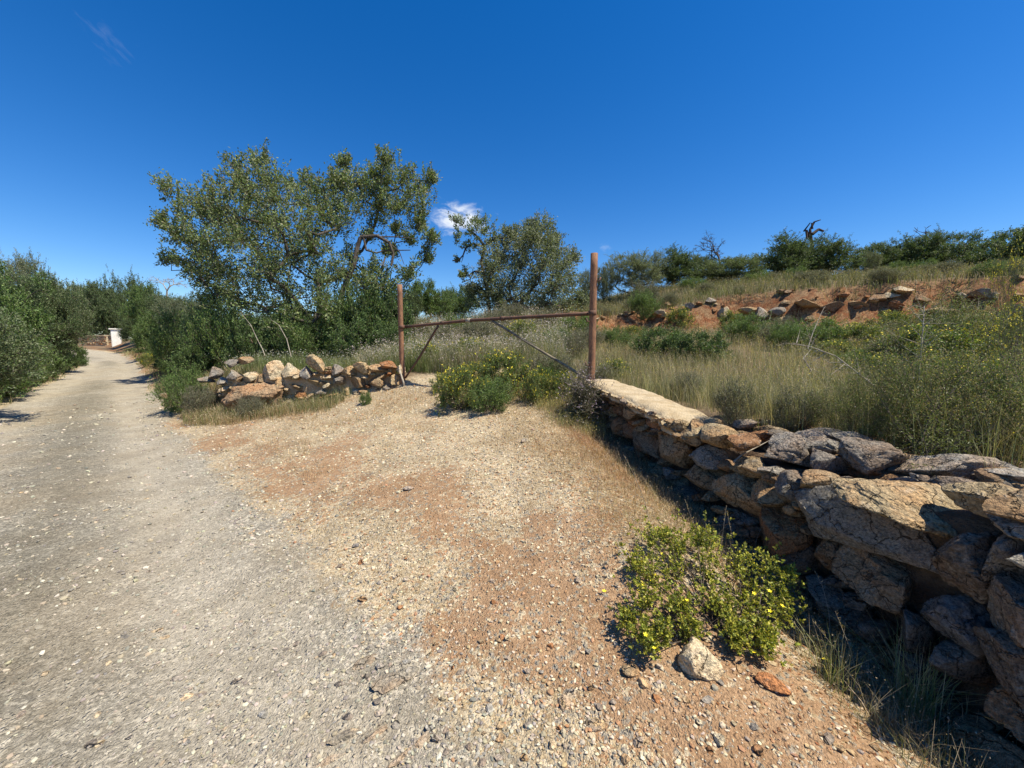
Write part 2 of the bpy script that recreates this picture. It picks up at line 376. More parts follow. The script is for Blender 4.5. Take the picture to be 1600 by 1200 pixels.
# ------------------------------------------------------------------ ground sheet
def masks(x, y):
    r, s = road_rs(x, y); rL, rR = road_edges(s)
    e = .22 * fbm(x * 1.3, y * 1.3)
    road = ss((r - rL + .15) / .4) * ss((rR + e + .2 * fbm(x * 4, y * 4) - r + .38) / .76)
    db, sg = seg_dist(x, y, B_LINE)
    fld = ss((db * sg + .1) / .3)
    drv = ss((9.6 - s) / 1.5)
    dR, _ = seg_dist(x, y, WALL_R)
    lowveg = np.maximum(ss((rL - r + .1) / .5), ss((r - rR - .15) / .4) * (1 - drv))
    lowveg = np.maximum(lowveg, .8 * ss((1.0 - dR) / .5) * ss((y - 2.2) / 1.5))
    inside = fld * (1 - ss((1.1 - np.hypot((x + 1.0) * .8, y - 7.3) + .6) / 1.2) * .8)
    veg = np.clip(np.maximum(lowveg, inside), 0, 1)
    E = y - bank_y(x) - .7 * fbm(x * .5, y * .5)
    bank = np.exp(-((E + .1) / .75) ** 2) * ss((x - .3) / 1.0) * ss((y - 1) / 4)
    # red soil patches on the drive
    red = ss((fbm(x * .9 + 4, y * .9) + .12) / .5)
    stripe = np.exp(-((r - (.75 + .25 * np.sin(s * .9))) / .45) ** 2)
    up = ss((y - 4.3) / 1.6) * ss((r - 1.2) / .8)
    red = np.clip(red * .85 * (1 - .75 * up) + .8 * stripe * ss(fbm(x * 1.5, y * 1.5 + 8) + .6) + .5 * np.exp(-((x - .75) / .45) ** 2 - ((y - 3.4) / 1.5) ** 2), 0, 1)
    red = red * (1 - fld) + fld * bank
    red = np.maximum(red, .5 * fld * ss((1.2 - dR) / .6) * ss((3 - y) / 1))
    c = (r - rL) / np.maximum(rR - rL, .5)
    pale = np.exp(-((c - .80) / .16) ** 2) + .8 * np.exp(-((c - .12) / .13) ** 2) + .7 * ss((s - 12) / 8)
    dark = np.exp(-((c - .52) / .17) ** 2) * ss((fbm(x * .6 + 1, y * .6) + .35) / .5)
    return dict(road=road, veg=veg, red=red, pale=np.clip(pale, 0, 1), dark=dark)
a1 = np.concatenate([np.linspace(-80, 80, 620), np.linspace(80, 280, 62)[1:-1]]) * np.pi / 180
rad = np.concatenate([[.15], np.geomspace(.5, 600, 330)])
A, RD = np.meshgrid(a1, rad); NX, NY = np.sin(A) * RD, np.cos(A) * RD
NZ = H(NX, NY); nr, na = NX.shape
idx = np.arange(nr * na).reshape(nr, na)
jj = np.roll(np.arange(na), -1)
Q = np.stack([idx[:-1, :], idx[:-1][:, jj], idx[1:][:, jj], idx[1:, :]], -1).reshape(-1, 4)[:, ::-1]
GV = np.stack([NX, NY, NZ], -1).reshape(-1, 3)
GM = masks(GV[:, 0], GV[:, 1])
fc = GV[Q].mean(1); r_, s_ = road_rs(fc[:, 0], fc[:, 1]); l_, e_ = road_edges(s_)
db_, sg_ = seg_dist(fc[:, 0], fc[:, 1], B_LINE)
is_road = (r_ > l_) & (r_ < e_ + .22 * fbm(fc[:, 0] * 1.3, fc[:, 1] * 1.3)) & (np.abs(s_) < 60)
is_drive = ~is_road & (r_ >= e_ - .3) & (db_ * sg_ < 0) & (s_ < 9.4) & (fc[:, 1] > -6)
full = mk('full', GV, quads=Q); vn = np.empty(len(GV) * 3, np.float32)
full.vertex_normals.foreach_get('vector', vn); vn = vn.reshape(-1, 3)
setting = {}
for nm, sel in (('road', is_road), ('gravel_driveway', is_drive), ('ground', ~is_road & ~is_drive)):
    q = Q[sel]; u, inv = np.unique(q, return_inverse=True)
    me = mk(nm, GV[u], quads=inv.reshape(-1, 4), mat=M_GROUND, attrs={k: v[u] for k, v in GM.items()})
    me.normals_split_custom_set_from_vertices(vn[u].tolist())
    o = ob(nm, me); o['kind'] = 'structure'; setting[nm] = o
# plug the middle of the polar sheet
bpy.data.meshes.remove(full)
cv = GV[:na]; cc = np.vstack([cv, cv.mean(0)]); t_ = np.stack([np.full(na, na), jj, np.arange(na)], -1)
cm = masks(cc[:, 0], cc[:, 1]); o = ob('road', mk('road_centre', cc, tris=t_, mat=M_GROUND, attrs=cm)); o['kind'] = 'structure'

# ------------------------------------------------------------------ rocks
def rock_mesh(seed, sub=4, planes=12, amp=.05, mat_=None, lo=.42, hi=.86, flat=False):
    g = np.random.default_rng(seed); bm = bmesh.new(); bmesh.ops.create_icosphere(bm, subdivisions=sub, radius=1)
    V = np.array([v.co[:] for v in bm.verts]); F = np.array([[v.index for v in f.verts] for f in bm.faces]); bm.free()
    for _ in range(planes):
        nn = unit(g.normal(size=3)); off = g.uniform(lo, hi); d = V @ nn
        V = V - np.where(d > off, (d - off) * .94, 0)[:, None] * nn
    for _ in range(3):
        nn = unit(g.normal(size=3)); off = g.uniform(lo, hi); d = V @ nn
        V = V - np.where(d > off, d - off, 0)[:, None] * nn
    U = unit(V)
    dsp = amp * fbm(V[:, 0] * 2.4 + seed, V[:, 1] * 2.4, V[:, 2] * 2.4, 6) * 1.7 + amp * .35 * fbm(V[:, 0] * 11 + seed, V[:, 1] * 11, V[:, 2] * 11, 3)
    if sub >= 4: dsp = dsp - amp * .9 * np.clip(1 - np.abs(fbm(V[:, 0] * 1.9 + seed * 3, V[:, 1] * 3.1, V[:, 2] * 1.9, 3)) * 9, 0, 1)
    V = V + U * dsp[:, None]
    V /= np.abs(V).max(0)[None]
    return mk('stone', V, tris=F, mat=mat_, smooth=not flat)
ROCKS = [rock_mesh(i, 5, 13, .075, M_STONE) for i in range(8)]
MID = [rock_mesh(20 + i, 4, 12, .09, M_STONE) for i in range(8)]
SMALL = [rock_mesh(40 + i, 3, 10, .09, M_STONE_FAR, flat=True) for i in range(8)]
ANG = [rock_mesh(60 + i, 5, 7, .045, M_STONE, .3, .72) for i in range(8)]
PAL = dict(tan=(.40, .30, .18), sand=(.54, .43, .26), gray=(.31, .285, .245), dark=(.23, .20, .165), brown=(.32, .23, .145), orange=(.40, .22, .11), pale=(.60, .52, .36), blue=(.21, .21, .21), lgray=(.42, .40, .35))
def stone(parent, me, loc, dims, rot, colr, name='stone'):
    o = ob(name, me, parent, loc, rot, tuple(np.array(dims) / 2))
    c = np.array(colr) * random.uniform(.76, 1.02); o.color = (*c, 1); return o

# --- the near stone wall on the right
def wall_frame(a, b):
    a, b = np.array(a, float), np.array(b, float); u = unit(b - a); nrm = np.array([u[1], -u[0]])
    return a, u, nrm, np.linalg.norm(b - a)
rw = thing('stone_wall', 'ruined dry stone wall running past the camera from the right gate post, its front in shade', 'stone wall', (0, 0, 0))
a0, u0, n0, L0 = wall_frame((1.18, 5.66), (1.9, 1.43)); n0 = -n0 if n0[0] > 0 else n0   # n0 points to the drive
FRONT = .14
def wall_pt(l, off, z): p = a0 + u0 * l + n0 * off; return np.array([p[0], p[1], z])
def top_z(l): return np.interp(l, [-.1, 0, 1.0, 2.1, 2.6, 3.2, 4.3, 6, 8], [.98, 1.0, .95, .86, .76, .74, .84, .85, .85])
# core: an uneven earth and rubble prism, never flush with anything
ls = np.linspace(-.02, 7.6, 190); hs = np.linspace(0, 1, 16)
V = []; 
for l in ls:
    zb = -.25; zt = top_z(l) - .07
    for h in hs:
        z = zb + (zt - zb) * h; nz = .05 * float(fbm(np.array([l * 4]), np.array([z * 4]), o=4)[0])
        V.append(wall_pt(l, FRONT - .21 + nz, z))
    V.append(wall_pt(l, -.32, zt + .02)); V.append(wall_pt(l, -.32, zb))
k_ = len(hs) + 2; Q = [(i * k_ + j, i * k_ + (j + 1) % k_, (i + 1) * k_ + (j + 1) % k_, (i + 1) * k_ + j) for i in range(len(ls) - 1) for j in range(k_)]
ob('earth_core', mk('earth_core', V, quads=Q, mat=M_EARTH), rw)
# lime mortar capping on the standing length next to the gate post
ls = np.linspace(-.04, 2.34, 120); ws = np.linspace(-.34, FRONT + .005, 30); V = []
for l in ls:
    for j, w_ in enumerate(ws):
        nz = float(fbm(np.array([l * 5]), np.array([w_ * 5 + 3]), o=5)[0]); edge = (w_ - ws[0]) / (ws[-1] - ws[0])
        e2 = .05 * float(fbm(np.array([l * 6.]), np.array([(edge > .5) * 7 + 2.]), o=5)[0]) * (1 if edge > .5 else -1) * (abs(edge - .5) * 2) ** 3
        fade = -.035 * ss((l + .35 * nz - 2.1) / .25)
        V.append(wall_pt(l, w_ + e2, top_z(l) + .012 + .016 * nz - .05 * (abs(edge - .5) * 2) ** 8 + fade))
nl, nw = len(ls), len(ws); base = len(V); V += [list(np.array(v) - np.array([0, 0, .055])) for v in V]
Q = [(i * nw + j, (i + 1) * nw + j, (i + 1) * nw + j + 1, i * nw + j + 1) for i in range(nl - 1) for j in range(nw - 1)]
Q += [(base + i * nw + j, base + i * nw + j + 1, base + (i + 1) * nw + j + 1, base + (i + 1) * nw + j) for i in range(nl - 1) for j in range(nw - 1)]
Q += [(i * nw + j, base + i * nw + j, base + (i + 1) * nw + j, (i + 1) * nw + j) for i in range(nl - 1) for j in (0, nw - 1)]
Q += [(i * nw + j, i * nw + j + 1, base + i * nw + j + 1, base + i * nw + j) for i in (0, nl - 1) for j in range(nw - 1)]
ob('mortar_capping', mk('mortar_capping', V, quads=Q, mat=M_MORTAR), rw)
WALL_ANG = math.atan2(u0[1], u0[0])
for i in range(46):     # rubble showing in the edge of the capping
    l = i / 46 * 2.5 + random.uniform(-.02, .02); w_ = random.uniform(.06, .13); off = FRONT - random.uniform(.0, .05)
    stone(rw, random.choice(MID), wall_pt(l, off, top_z(l) - random.uniform(.035, .09)), (w_ * 1.2, .10, w_ * .62), (R(random.uniform(-15, 15)), R(random.uniform(-15, 15)), WALL_ANG + R(random.uniform(-25, 25))), PAL[random.choice(['tan', 'sand', 'tan', 'brown', 'gray'])])
for l, off, w_ in ((2.32, .06, .18), (2.38, -.08, .22), (2.33, -.24, .2), (2.5, .02, .2), (2.25, .12, .12), (2.5, -.16, .22), (2.62, -.05, .2), (2.66, -.25, .24)):
    stone(rw, random.choice(MID), wall_pt(l, off, top_z(l) - .02), (w_ * 1.2, w_, w_ * .6), (0, R(random.uniform(-15, 15)), random.uniform(0, 6)), PAL[random.choice(['tan', 'orange', 'sand'])])
placed = []
def on_wall(px, py, off=FRONT):
    d = raydir(px, py); p0 = a0 + n0 * off
    t = ((p0 - EYE[:2]) @ n0) / (d[:2] @ n0); P = EYE + d * t
    return P, (P[:2] - a0) @ u0
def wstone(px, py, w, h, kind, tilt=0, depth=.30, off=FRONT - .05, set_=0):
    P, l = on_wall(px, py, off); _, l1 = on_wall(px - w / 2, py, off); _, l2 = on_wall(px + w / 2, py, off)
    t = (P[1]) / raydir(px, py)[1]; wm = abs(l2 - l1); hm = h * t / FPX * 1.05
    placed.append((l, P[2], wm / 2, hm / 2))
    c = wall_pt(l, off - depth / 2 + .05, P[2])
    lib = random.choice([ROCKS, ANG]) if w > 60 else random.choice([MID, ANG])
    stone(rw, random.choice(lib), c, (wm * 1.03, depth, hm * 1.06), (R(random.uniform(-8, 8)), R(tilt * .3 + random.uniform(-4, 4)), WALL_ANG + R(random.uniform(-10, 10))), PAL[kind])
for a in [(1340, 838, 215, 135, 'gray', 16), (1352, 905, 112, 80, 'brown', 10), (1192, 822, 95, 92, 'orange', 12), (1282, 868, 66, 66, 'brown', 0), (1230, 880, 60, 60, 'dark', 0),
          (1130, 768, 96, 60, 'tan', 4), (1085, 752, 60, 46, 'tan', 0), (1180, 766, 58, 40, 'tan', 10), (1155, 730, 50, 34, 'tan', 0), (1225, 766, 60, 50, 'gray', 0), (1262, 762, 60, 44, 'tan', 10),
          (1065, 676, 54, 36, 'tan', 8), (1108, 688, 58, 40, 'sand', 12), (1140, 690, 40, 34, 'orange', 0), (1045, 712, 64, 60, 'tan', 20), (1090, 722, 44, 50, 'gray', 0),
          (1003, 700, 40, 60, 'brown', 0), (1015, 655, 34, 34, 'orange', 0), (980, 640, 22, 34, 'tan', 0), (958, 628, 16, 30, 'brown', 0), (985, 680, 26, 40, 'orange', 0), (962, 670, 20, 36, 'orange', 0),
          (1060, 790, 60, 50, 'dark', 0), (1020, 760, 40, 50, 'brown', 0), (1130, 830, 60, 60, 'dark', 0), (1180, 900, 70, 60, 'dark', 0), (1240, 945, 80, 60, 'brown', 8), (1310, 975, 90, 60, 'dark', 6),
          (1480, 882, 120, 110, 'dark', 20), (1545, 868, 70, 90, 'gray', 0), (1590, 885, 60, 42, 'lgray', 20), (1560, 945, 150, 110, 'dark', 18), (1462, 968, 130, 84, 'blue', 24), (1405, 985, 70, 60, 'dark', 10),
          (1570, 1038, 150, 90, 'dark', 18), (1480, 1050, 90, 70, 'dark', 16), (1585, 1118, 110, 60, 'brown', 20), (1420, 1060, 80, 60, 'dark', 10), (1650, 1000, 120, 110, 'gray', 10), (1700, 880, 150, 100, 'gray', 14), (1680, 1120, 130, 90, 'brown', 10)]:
    wstone(*a)
# loose top course: boulders lying on the broken part
def tstone(px, py, t, dims, kind, rot=(0, 0, 0), lib=None):
    stone(rw, random.choice(random.choice([lib or ROCKS, ANG])), at(px, py, t), dims, tuple(R(v) for v in rot), PAL[kind])
tstone(1432, 796, 1.82, (.66, .44, .16), 'sand', (12, 18, -48))
tstone(1500, 832, 1.72, (.30, .26, .12), 'tan', (10, 20, -40))
tstone(1238, 706, 2.62, (.34, .30, .24), 'gray', (0, 0, 20), MID)
tstone(1292, 722, 2.40, (.30, .26, .22), 'gray', (0, 14, 50), MID)
tstone(1360, 712, 2.28, (.46, .32, .22), 'gray', (0, 8, -10))
tstone(1345, 688, 2.55, (.42, .22, .09), 'gray', (4, 14, -20), MID)
tstone(1225, 680, 2.95, (.34, .20, .09), 'dark', (8, 4, 30), MID)
tstone(1290, 684, 2.8, (.34, .26, .14), 'lgray', (0, 0, 10), MID)
tstone(1195, 682, 3.0, (.24, .20, .12), 'orange', (0, 0, 0), MID)
tstone(1484, 736, 2.12, (.44, .34, .24), 'lgray', (0, 0, 12))
tstone(1412, 752, 2.1, (.16, .12, .08), 'lgray', (0, 10, 0), MID)
tstone(1570, 782, 1.60, (.34, .30, .17), 'sand', (0, 8, -30))
tstone(1588, 824, 1.46, (.26, .26, .10), 'lgray', (10, 14, -30))
tstone(1160, 735, 2.85, (.20, .18, .13), 'tan', (0, 0, 40), MID); tstone(1210, 745, 2.6, (.20, .16, .12), 'brown', (0, 0, 10), MID)
tstone(1320, 752, 2.2, (.26, .20, .10), 'dark', (0, 6, 0), MID)
tstone(1660, 800, 1.4, (.4, .34, .2), 'tan', (0, 0, 0)); tstone(1760, 820, 1.3, (.4, .34, .2), 'gray', (0, 0, 60))
tstone(1600, 742, 1.85, (.30, .16, .06), 'lgray', (0, 4, 10), MID); tstone(1530, 748, 2.05, (.16, .14, .05), 'pale', (0, 0, 0), MID)
# smaller stones packed between the placed ones
cnt = 0
for tr in range(5200):
    l = random.uniform(0, 7.4); zt = top_z(l) - .05; z = random.uniform(-.15, zt); s_r = random.choice([.14, .11, .085, .065, .05, .038]) * (1.0 if tr > 800 else 1.35)
    w_, h_ = s_r * random.uniform(.9, 1.3), s_r * random.uniform(.6, .85)
    if any(((l - a) / (w_ * .72 + c * .68)) ** 2 + ((z - b) / (h_ * .72 + d * .68)) ** 2 < 1 for a, b, c, d in placed): continue
    placed.append((l, z, w_, h_)); cnt += 1
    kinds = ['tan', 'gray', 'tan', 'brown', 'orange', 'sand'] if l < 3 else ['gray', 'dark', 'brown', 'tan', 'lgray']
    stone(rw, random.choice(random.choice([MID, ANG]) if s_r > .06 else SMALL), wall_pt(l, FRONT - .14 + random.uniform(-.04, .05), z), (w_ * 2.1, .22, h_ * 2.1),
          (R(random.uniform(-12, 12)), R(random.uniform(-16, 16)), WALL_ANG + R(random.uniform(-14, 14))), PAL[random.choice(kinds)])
    if cnt > 238: break
# end face of the wall by the post
for z, w_, kd in ((.88, .2, 'tan'), (.72, .26, 'gray'), (.55, .22, 'brown'), (.40, .28, 'dark')):
    for off in (-.2, .04):
        stone(rw, random.choice(MID), wall_pt(-.06, off, z), (.2, w_, .17), (0, 0, WALL_ANG + R(random.uniform(-20, 20))), PAL[kd])

# --- the left wall of pale boulders
lw = thing('stone_wall', 'low sunlit wall of pale yellow boulders ending at the left gate post', 'stone wall', (0, 0, 0))
WL = np.array([(-6.1, 7.95), (-5.2, 7.62), (-2.42, 7.72)])
def lwp(f):
    L = [0, .96, 3.74]; return np.array([np.interp(f * L[2], L, WL[:, 0]), np.interp(f * L[2], L, WL[:, 1])])
def ltop(f): return np.interp(f, [0, .1, .3, .6, 1], [.86, .98, 1.0, 1.12, 1.2])
V = []; ls = np.linspace(0.02, .99, 90)
for f in ls:
    p = lwp(f); zt = ltop(f) - .14; b0 = hz(p[0], p[1] - .3) - .3
    for h in np.linspace(0, 1, 14):
        z = b0 + (zt - b0) * h; V.append((p[0], p[1] + .10 + .08 * float(fbm(np.array([p[0] * 3]), np.array([z * 3]), o=4)[0]) - .06 * (1 - h), z))
    V += [(p[0], p[1] + .4, zt), (p[0], p[1] + .4, b0)]
k_ = 16; Q = [(i * k_ + j, i * k_ + (j + 1) % k_, (i + 1) * k_ + (j + 1) % k_, (i + 1) * k_ + j) for i in range(len(ls) - 1) for j in range(k_)]
ob('earth_core', mk('earth_core', V, quads=Q, mat=soilish('clay_core', (.42, .27, .15), (.50, .37, .23), 4, .03)), lw)
pl = []
def lstone(px, py, w, h, kind, tilt=0, dy=0):
    d = raydir(px, py); t = (7.62 + dy) / d[1]; P = EYE + d * t; wm, hm = w * t / FPX, h * t / FPX
    pl.append((P[0], P[2], wm / 2, hm / 2))
    stone(lw, random.choice(ANG), P + np.array([0, .14, 0]), (wm * 1.15, max(.34, wm * .8), hm * 1.15), (R(random.uniform(-8, 8)), R(tilt), R(random.uniform(-12, 12))), PAL[kind])
for a in [(418, 582, 38, 30, 'pale', -14), (446, 580, 26, 24, 'pale', 6), (472, 583, 26, 20, 'lgray', 10), (490, 570, 22, 32, 'sand', -24), (381, 590, 26, 20, 'pale', 0), (403, 592, 22, 14, 'tan'), (432, 600, 36, 20, 'sand', 8),
          (357, 588, 32, 18, 'lgray', -8, .2), (352, 568, 26, 14, 'gray', 0, .35), (374, 563, 24, 14, 'tan', 5, .3), (326, 583, 20, 18, 'gray', 0, .5), (316, 596, 16, 12, 'gray', 0, .5), (340, 596, 20, 12, 'lgray', 0, .3),
          (455, 603, 26, 12, 'tan', 5), (486, 598, 34, 14, 'sand', 4), (466, 612, 22, 22, 'orange', 30), (497, 612, 26, 10, 'lgray'), (520, 578, 18, 16, 'gray'), (540, 580, 22, 14, 'sand'), (562, 576, 26, 18, 'sand', 4),
          (588, 578, 26, 16, 'tan'), (606, 573, 24, 16, 'orange', 4), (622, 577, 14, 14, 'pale'), (528, 598, 26, 16, 'gray'), (555, 598, 30, 18, 'tan', -8), (585, 597, 30, 20, 'tan', 8), (612, 594, 20, 16, 'sand'), (512, 590, 14, 8, 'pale'),
          (540, 612, 24, 12, 'sand'), (574, 614, 26, 10, 'tan'), (604, 611, 24, 12, 'gray'), (515, 615, 20, 10, 'tan')]:
    lstone(*a)
# the big earth-coated block under the pale boulders
stone(lw, ROCKS[2], at(408, 618, 7.6) + np.array([0, .06, 0]), (1.55, .62, .60), (0, R(-3), R(4)), (.44, .31, .19))
for tr in range(900):
    f = random.random(); p = lwp(f); b0 = hz(p[0], p[1] - .3); z = random.uniform(b0, ltop(f) - .05); s_r = random.choice([.11, .08, .06])
    if any(((p[0] - a) / (s_r * .8 + c * .8)) ** 2 + ((z - b) / (s_r * .6 + d * .8)) ** 2 < 1 for a, b, c, d in pl) or (abs(p[0] + 5.05) < .7 and z < .62): continue
    pl.append((p[0], z, s_r, s_r * .7))
    stone(lw, random.choice(SMALL), (p[0], p[1] + .06, z), (s_r * 2.1, .3, s_r * 1.5), (R(random.uniform(-14, 14)), R(random.uniform(-20, 20)), R(random.uniform(-20, 20))), PAL[random.choice(['tan', 'sand', 'pale', 'pale', 'orange'])])
    if len(pl) > 150: break

# --- far wall and white pillar where the track turns
def far_wall(pxa, pxb, ya, yb, h, label):
    A_ = np.array(col_at(pxa, ya)); B_ = np.array(col_at(pxb, yb)); zb = (A_[2] + B_[2]) / 2
    w_ = thing('stone_wall', label, 'stone wall', (0, 0, 0))
    A_[2] = B_[2] = zb; u = unit((B_ - A_)[:2]); L = np.linalg.norm((B_ - A_)[:2]); n_ = np.array([u[1], -u[0]])
    def bx(l0, l1, o0, o1, z0, z1):
        vs = []
        for z in (z0, z1):
            for l, o in ((l0, o0), (l1, o0), (l1, o1), (l0, o1)): q = A_[:2] + u * l + n_ * o; vs.append((q[0], q[1], z))
        return mk('box', vs, quads=[(3, 2, 1, 0), (4, 5, 6, 7), (0, 1, 5, 4), (1, 2, 6, 5), (2, 3, 7, 6), (3, 0, 4, 7)], mat=M_MORTAR, smooth=False)
    ob('mortar_core', bx(0, L, -.2, .12, zb - .5, zb + h - .04), w_); ob('coping', bx(-.04, L + .04, -.26, .24, zb + h - .038, zb + h + .05), w_)
    z = zb + .02; row = 0
    while z < zb + h - .12:
        l = random.uniform(0, .2)
        while l < L:
            s_ = random.uniform(.16, .34); q = A_[:2] + u * (l + s_ / 2) + n_ * .12
            stone(w_, random.choice(SMALL), (q[0], q[1], z + .1), (s_, .2, .2), (0, R(random.uniform(-14, 14)), math.atan2(u[1], u[0])), PAL[random.choice(['orange', 'sand', 'tan', 'brown', 'pale'])])
            l += s_ * 1.02
        z += .2; row += 1
far_wall(108, 170, 45.5, 45.0, 1.12, 'distant orange rubble wall with a straight coping where the track turns')
far_wall(172, 182, 48, 48, .9, 'short grey stone wall stub behind the distant white pillar')
A_ = np.array(col_at(186, 41.)); pp = thing('gate_pillar', 'whitewashed square pillar with a flat cap at the end of the track', 'pillar', tuple(A_))
def box_me(sx, sy, z0, z1, m_, cx=0, cy=0, jit=0):
    bm = bmesh.new(); bmesh.ops.create_cube(bm, size=1, matrix=Matrix.Translation((cx, cy, (z0 + z1) / 2)) @ Matrix.Diagonal((sx, sy, z1 - z0, 1)))
    bmesh.ops.bevel(bm, geom=bm.edges[:], offset=min(sx, sy, z1 - z0) * .06, segments=2, affect='EDGES')
    me = bpy.data.meshes.new('box'); bm.to_mesh(me); bm.free(); me.materials.append(m_); return me
M_WHITE = soilish('limewash', (.72, .70, .64), (.80, .79, .75), 3, .01)
ob('shaft', box_me(.7, .7, -.4, 1.62, M_WHITE), pp, rot=(0, 0, R(40))); ob('cap', box_me(.92, .92, 1.625, 1.74, M_WHITE), pp, rot=(0, 0, R(40)))

# ------------------------------------------------------------------ the pipe gate frame
gt = thing('pipe_gate_frame', 'rusty steel pipe frame across the entrance, two posts joined by a sagging crossbar', 'gate frame', (0, 0, 0))
LP = at(630, 598, 7.8); RP = at(923, 615, 5.66)
def wob(p, q, n_, amp, seed):
    g = np.random.default_rng(seed); t = np.linspace(0, 1, n_)[:, None]; P = np.array(p) * (1 - t) + np.array(q) * t
    return P + np.sin(t * 3.1 + seed) * amp * g.normal(size=3) * np.sin(np.pi * t)
def pipe(name, p, q, r, m_, parent=gt, seed=1, amp=.006, k=16):
    v, q_, t_ = path_tube(wob(p, q, 14, amp, seed), r, k); return ob(name, mk(name, v, quads=q_, tris=t_, mat=m_), parent)
lt = at(628, 447, 7.8); rt = at(926, 401, 5.66)
pipe('post', (LP[0], LP[1], LP[2] - .35), (LP[0] - .015, LP[1], lt[2]), .05, M_RUST, seed=3)
pipe('post', (RP[0], RP[1], RP[2] - .35), (RP[0] + .01, RP[1], rt[2]), .052, M_RUST, seed=4)
bl = at(632, 511, 7.78); br = at(920, 490, 5.64); mid = at(741, 501, 7.0)
f_ = (741 - 632) / (920 - 632)
mid = bl + (br - bl) * .43; mid[2] = at(741, 500.5, mid[1] / raydir(741, 500)[1])[2]
v, q_, t_ = path_tube(np.array([bl + (mid - bl) * t for t in np.linspace(0, 1, 6)] + [mid + (br - mid) * t for t in np.linspace(.1, 1, 8)]), .029, 12)
cb = ob('crossbar', mk('crossbar', v, quads=q_, tris=t_, mat=M_RUSTD), gt)
for fr, rr_, m_ in ((.985, .04, M_PALE), (.62, .034, M_RUSTD), (1.32, .036, M_RUSTD)):
    c0 = bl + (mid - bl) * fr if fr <= 1 else mid + (br - mid) * (fr - 1); dd = unit(br - bl) * .045
    v, q_, t_ = path_tube(np.array([c0 - dd, c0, c0 + dd]), rr_, 10); ob('pipe_collar', mk('pipe_collar', v, quads=q_, tris=t_, mat=m_), cb)
b1 = bl + (br - bl) * .19 * 1.25; b1[2] -= .02; pipe('brace', b1, (LP[0] + .05, LP[1] - .01, LP[2] + .10), .02, M_RUSTD, seed=6)
tt = .555; b2 = bl + (br - bl) * tt; b2[2] -= .0; pipe('brace', b2, at(914, 590, 5.6), .02, M_STEEL, seed=7)
for P_ in (LP, RP):
    g_ = ob('weld_collar', None, gt)
    v, q_, t_ = path_tube(np.array([[P_[0], P_[1], (bl if P_ is LP else br)[2] + d] for d in (-.035, 0, .035)]), .058, 14)
    bpy.data.objects.remove(g_); ob('weld_collar', mk('weld_collar', v, quads=q_, tris=t_, mat=M_RUSTD), gt)
for zz, sgn in ((.42, -1), (1.05, -1), (1.62, 1)):
    h_ = RP[2] + zz; v, q_, t_ = path_tube(np.array([[RP[0] + .045 * sgn, RP[1] - .03, h_], [RP[0] + .085 * sgn, RP[1] - .05, h_], [RP[0] + .095 * sgn, RP[1] - .05, h_ + .05]]), .011, 8)
    ob('hinge_pin', mk('hinge_pin', v, quads=q_, tris=t_, mat=M_RUSTD), gt)
th = np.linspace(0, 6.283 * 2.6, 50); wc = bl + (mid - bl) * .94
v, q_, t_ = path_tube(np.stack([wc[0] + .02 * th / 8, wc[1] + .036 * np.cos(th), wc[2] + .036 * np.sin(th)], -1), .0035, 5); ob('tie_wire', mk('tie_wire', v, quads=q_, tris=t_, mat=M_PALE), cb)
sk = thing('wooden_stake', 'thin pale split stake leaning at the foot of the left gate post', 'stake', tuple(at(633, 606, 7.7)))
v, q_, t_ = path_tube(np.array([[0, 0, -.15], [-.03, 0, .1], [-.1, 0, .36]]), np.array([.02, .022, .014]), 5); ob('wood', mk('wood', v, quads=q_, tris=t_, mat=M_PALE), sk)

# ------------------------------------------------------------------ foliage generators
def leaves(P, D, g, L, Wd, cols, fold=.25):
    n = len(P); N = perp(D, g); U = np.cross(D, N)
    L = np.asarray(L).reshape(-1, 1); Wd = np.asarray(Wd).reshape(-1, 1)
    mid = P + D * L * .5 + U * L * fold * .4
    V = np.stack([P, mid + N * Wd, P + D * L, mid - N * Wd], 1).reshape(-1, 3)
    Q = np.arange(n * 4).reshape(-1, 4); C = np.repeat(cols, 4, 0)
    return V, Q, C
def pick(g, pal, n, jit=.18):
    pal = np.array(pal, float); i = g.integers(0, len(pal), n); return pal[i] * g.uniform(1 - jit, 1 + jit, (n, 1)) * g.uniform(.94, 1.06, (n, 3))
def foliage(g, C, Rr, shoots, lps, ll, lw_, pal, up=.35, out=.5, centre=None, twig=.006, twig_col=(.12, .10, .08), spread=.035, taper=.0, lratio=(.6, 1.25)):
    C = np.asarray(C, float); Rr = np.asarray(Rr, float); centre = C.mean(0) if centre is None else np.asarray(centre)
    n = len(C) * shoots; c = np.repeat(C, shoots, 0); r = np.repeat(Rr, shoots)
    d = unit(g.normal(size=(n, 3)) + out * 2 * unit(c - centre) + np.array([0, 0, up * 2]))
    st = c + g.normal(size=(n, 3)) * r[:, None] * .34; ln = r * g.uniform(*lratio, n)
    en = st + d * ln[:, None]
    t = g.uniform(.08, 1, (n, lps)); bend = g.normal(size=(n, 1, 3)) * .07 * ln[:, None, None] * (t ** 2)[..., None]
    P = st[:, None] + (en - st)[:, None] * t[..., None] + bend + g.normal(size=(n, lps, 3)) * spread
    D = unit(d[:, None] * .9 + g.normal(size=(n, lps, 3)) * .75 + np.array([0, 0, .15]))
    P = P.reshape(-1, 3); D = D.reshape(-1, 3); m_ = len(P)
    tone = np.repeat(g.uniform(.72, 1.25, n), lps)[:, None]
    V, Q, K = leaves(P, D, g, ll * g.uniform(.65, 1.25, m_), lw_ * g.uniform(.7, 1.2, m_), pick(g, pal, m_) * tone)
    tv, tq = tubes(np.concatenate([st, en, np.full((n, 1), twig), np.full((n, 1), twig * .3)], 1), 3)
    return join([(V, Q, K), (tv, tq, np.array(twig_col))])
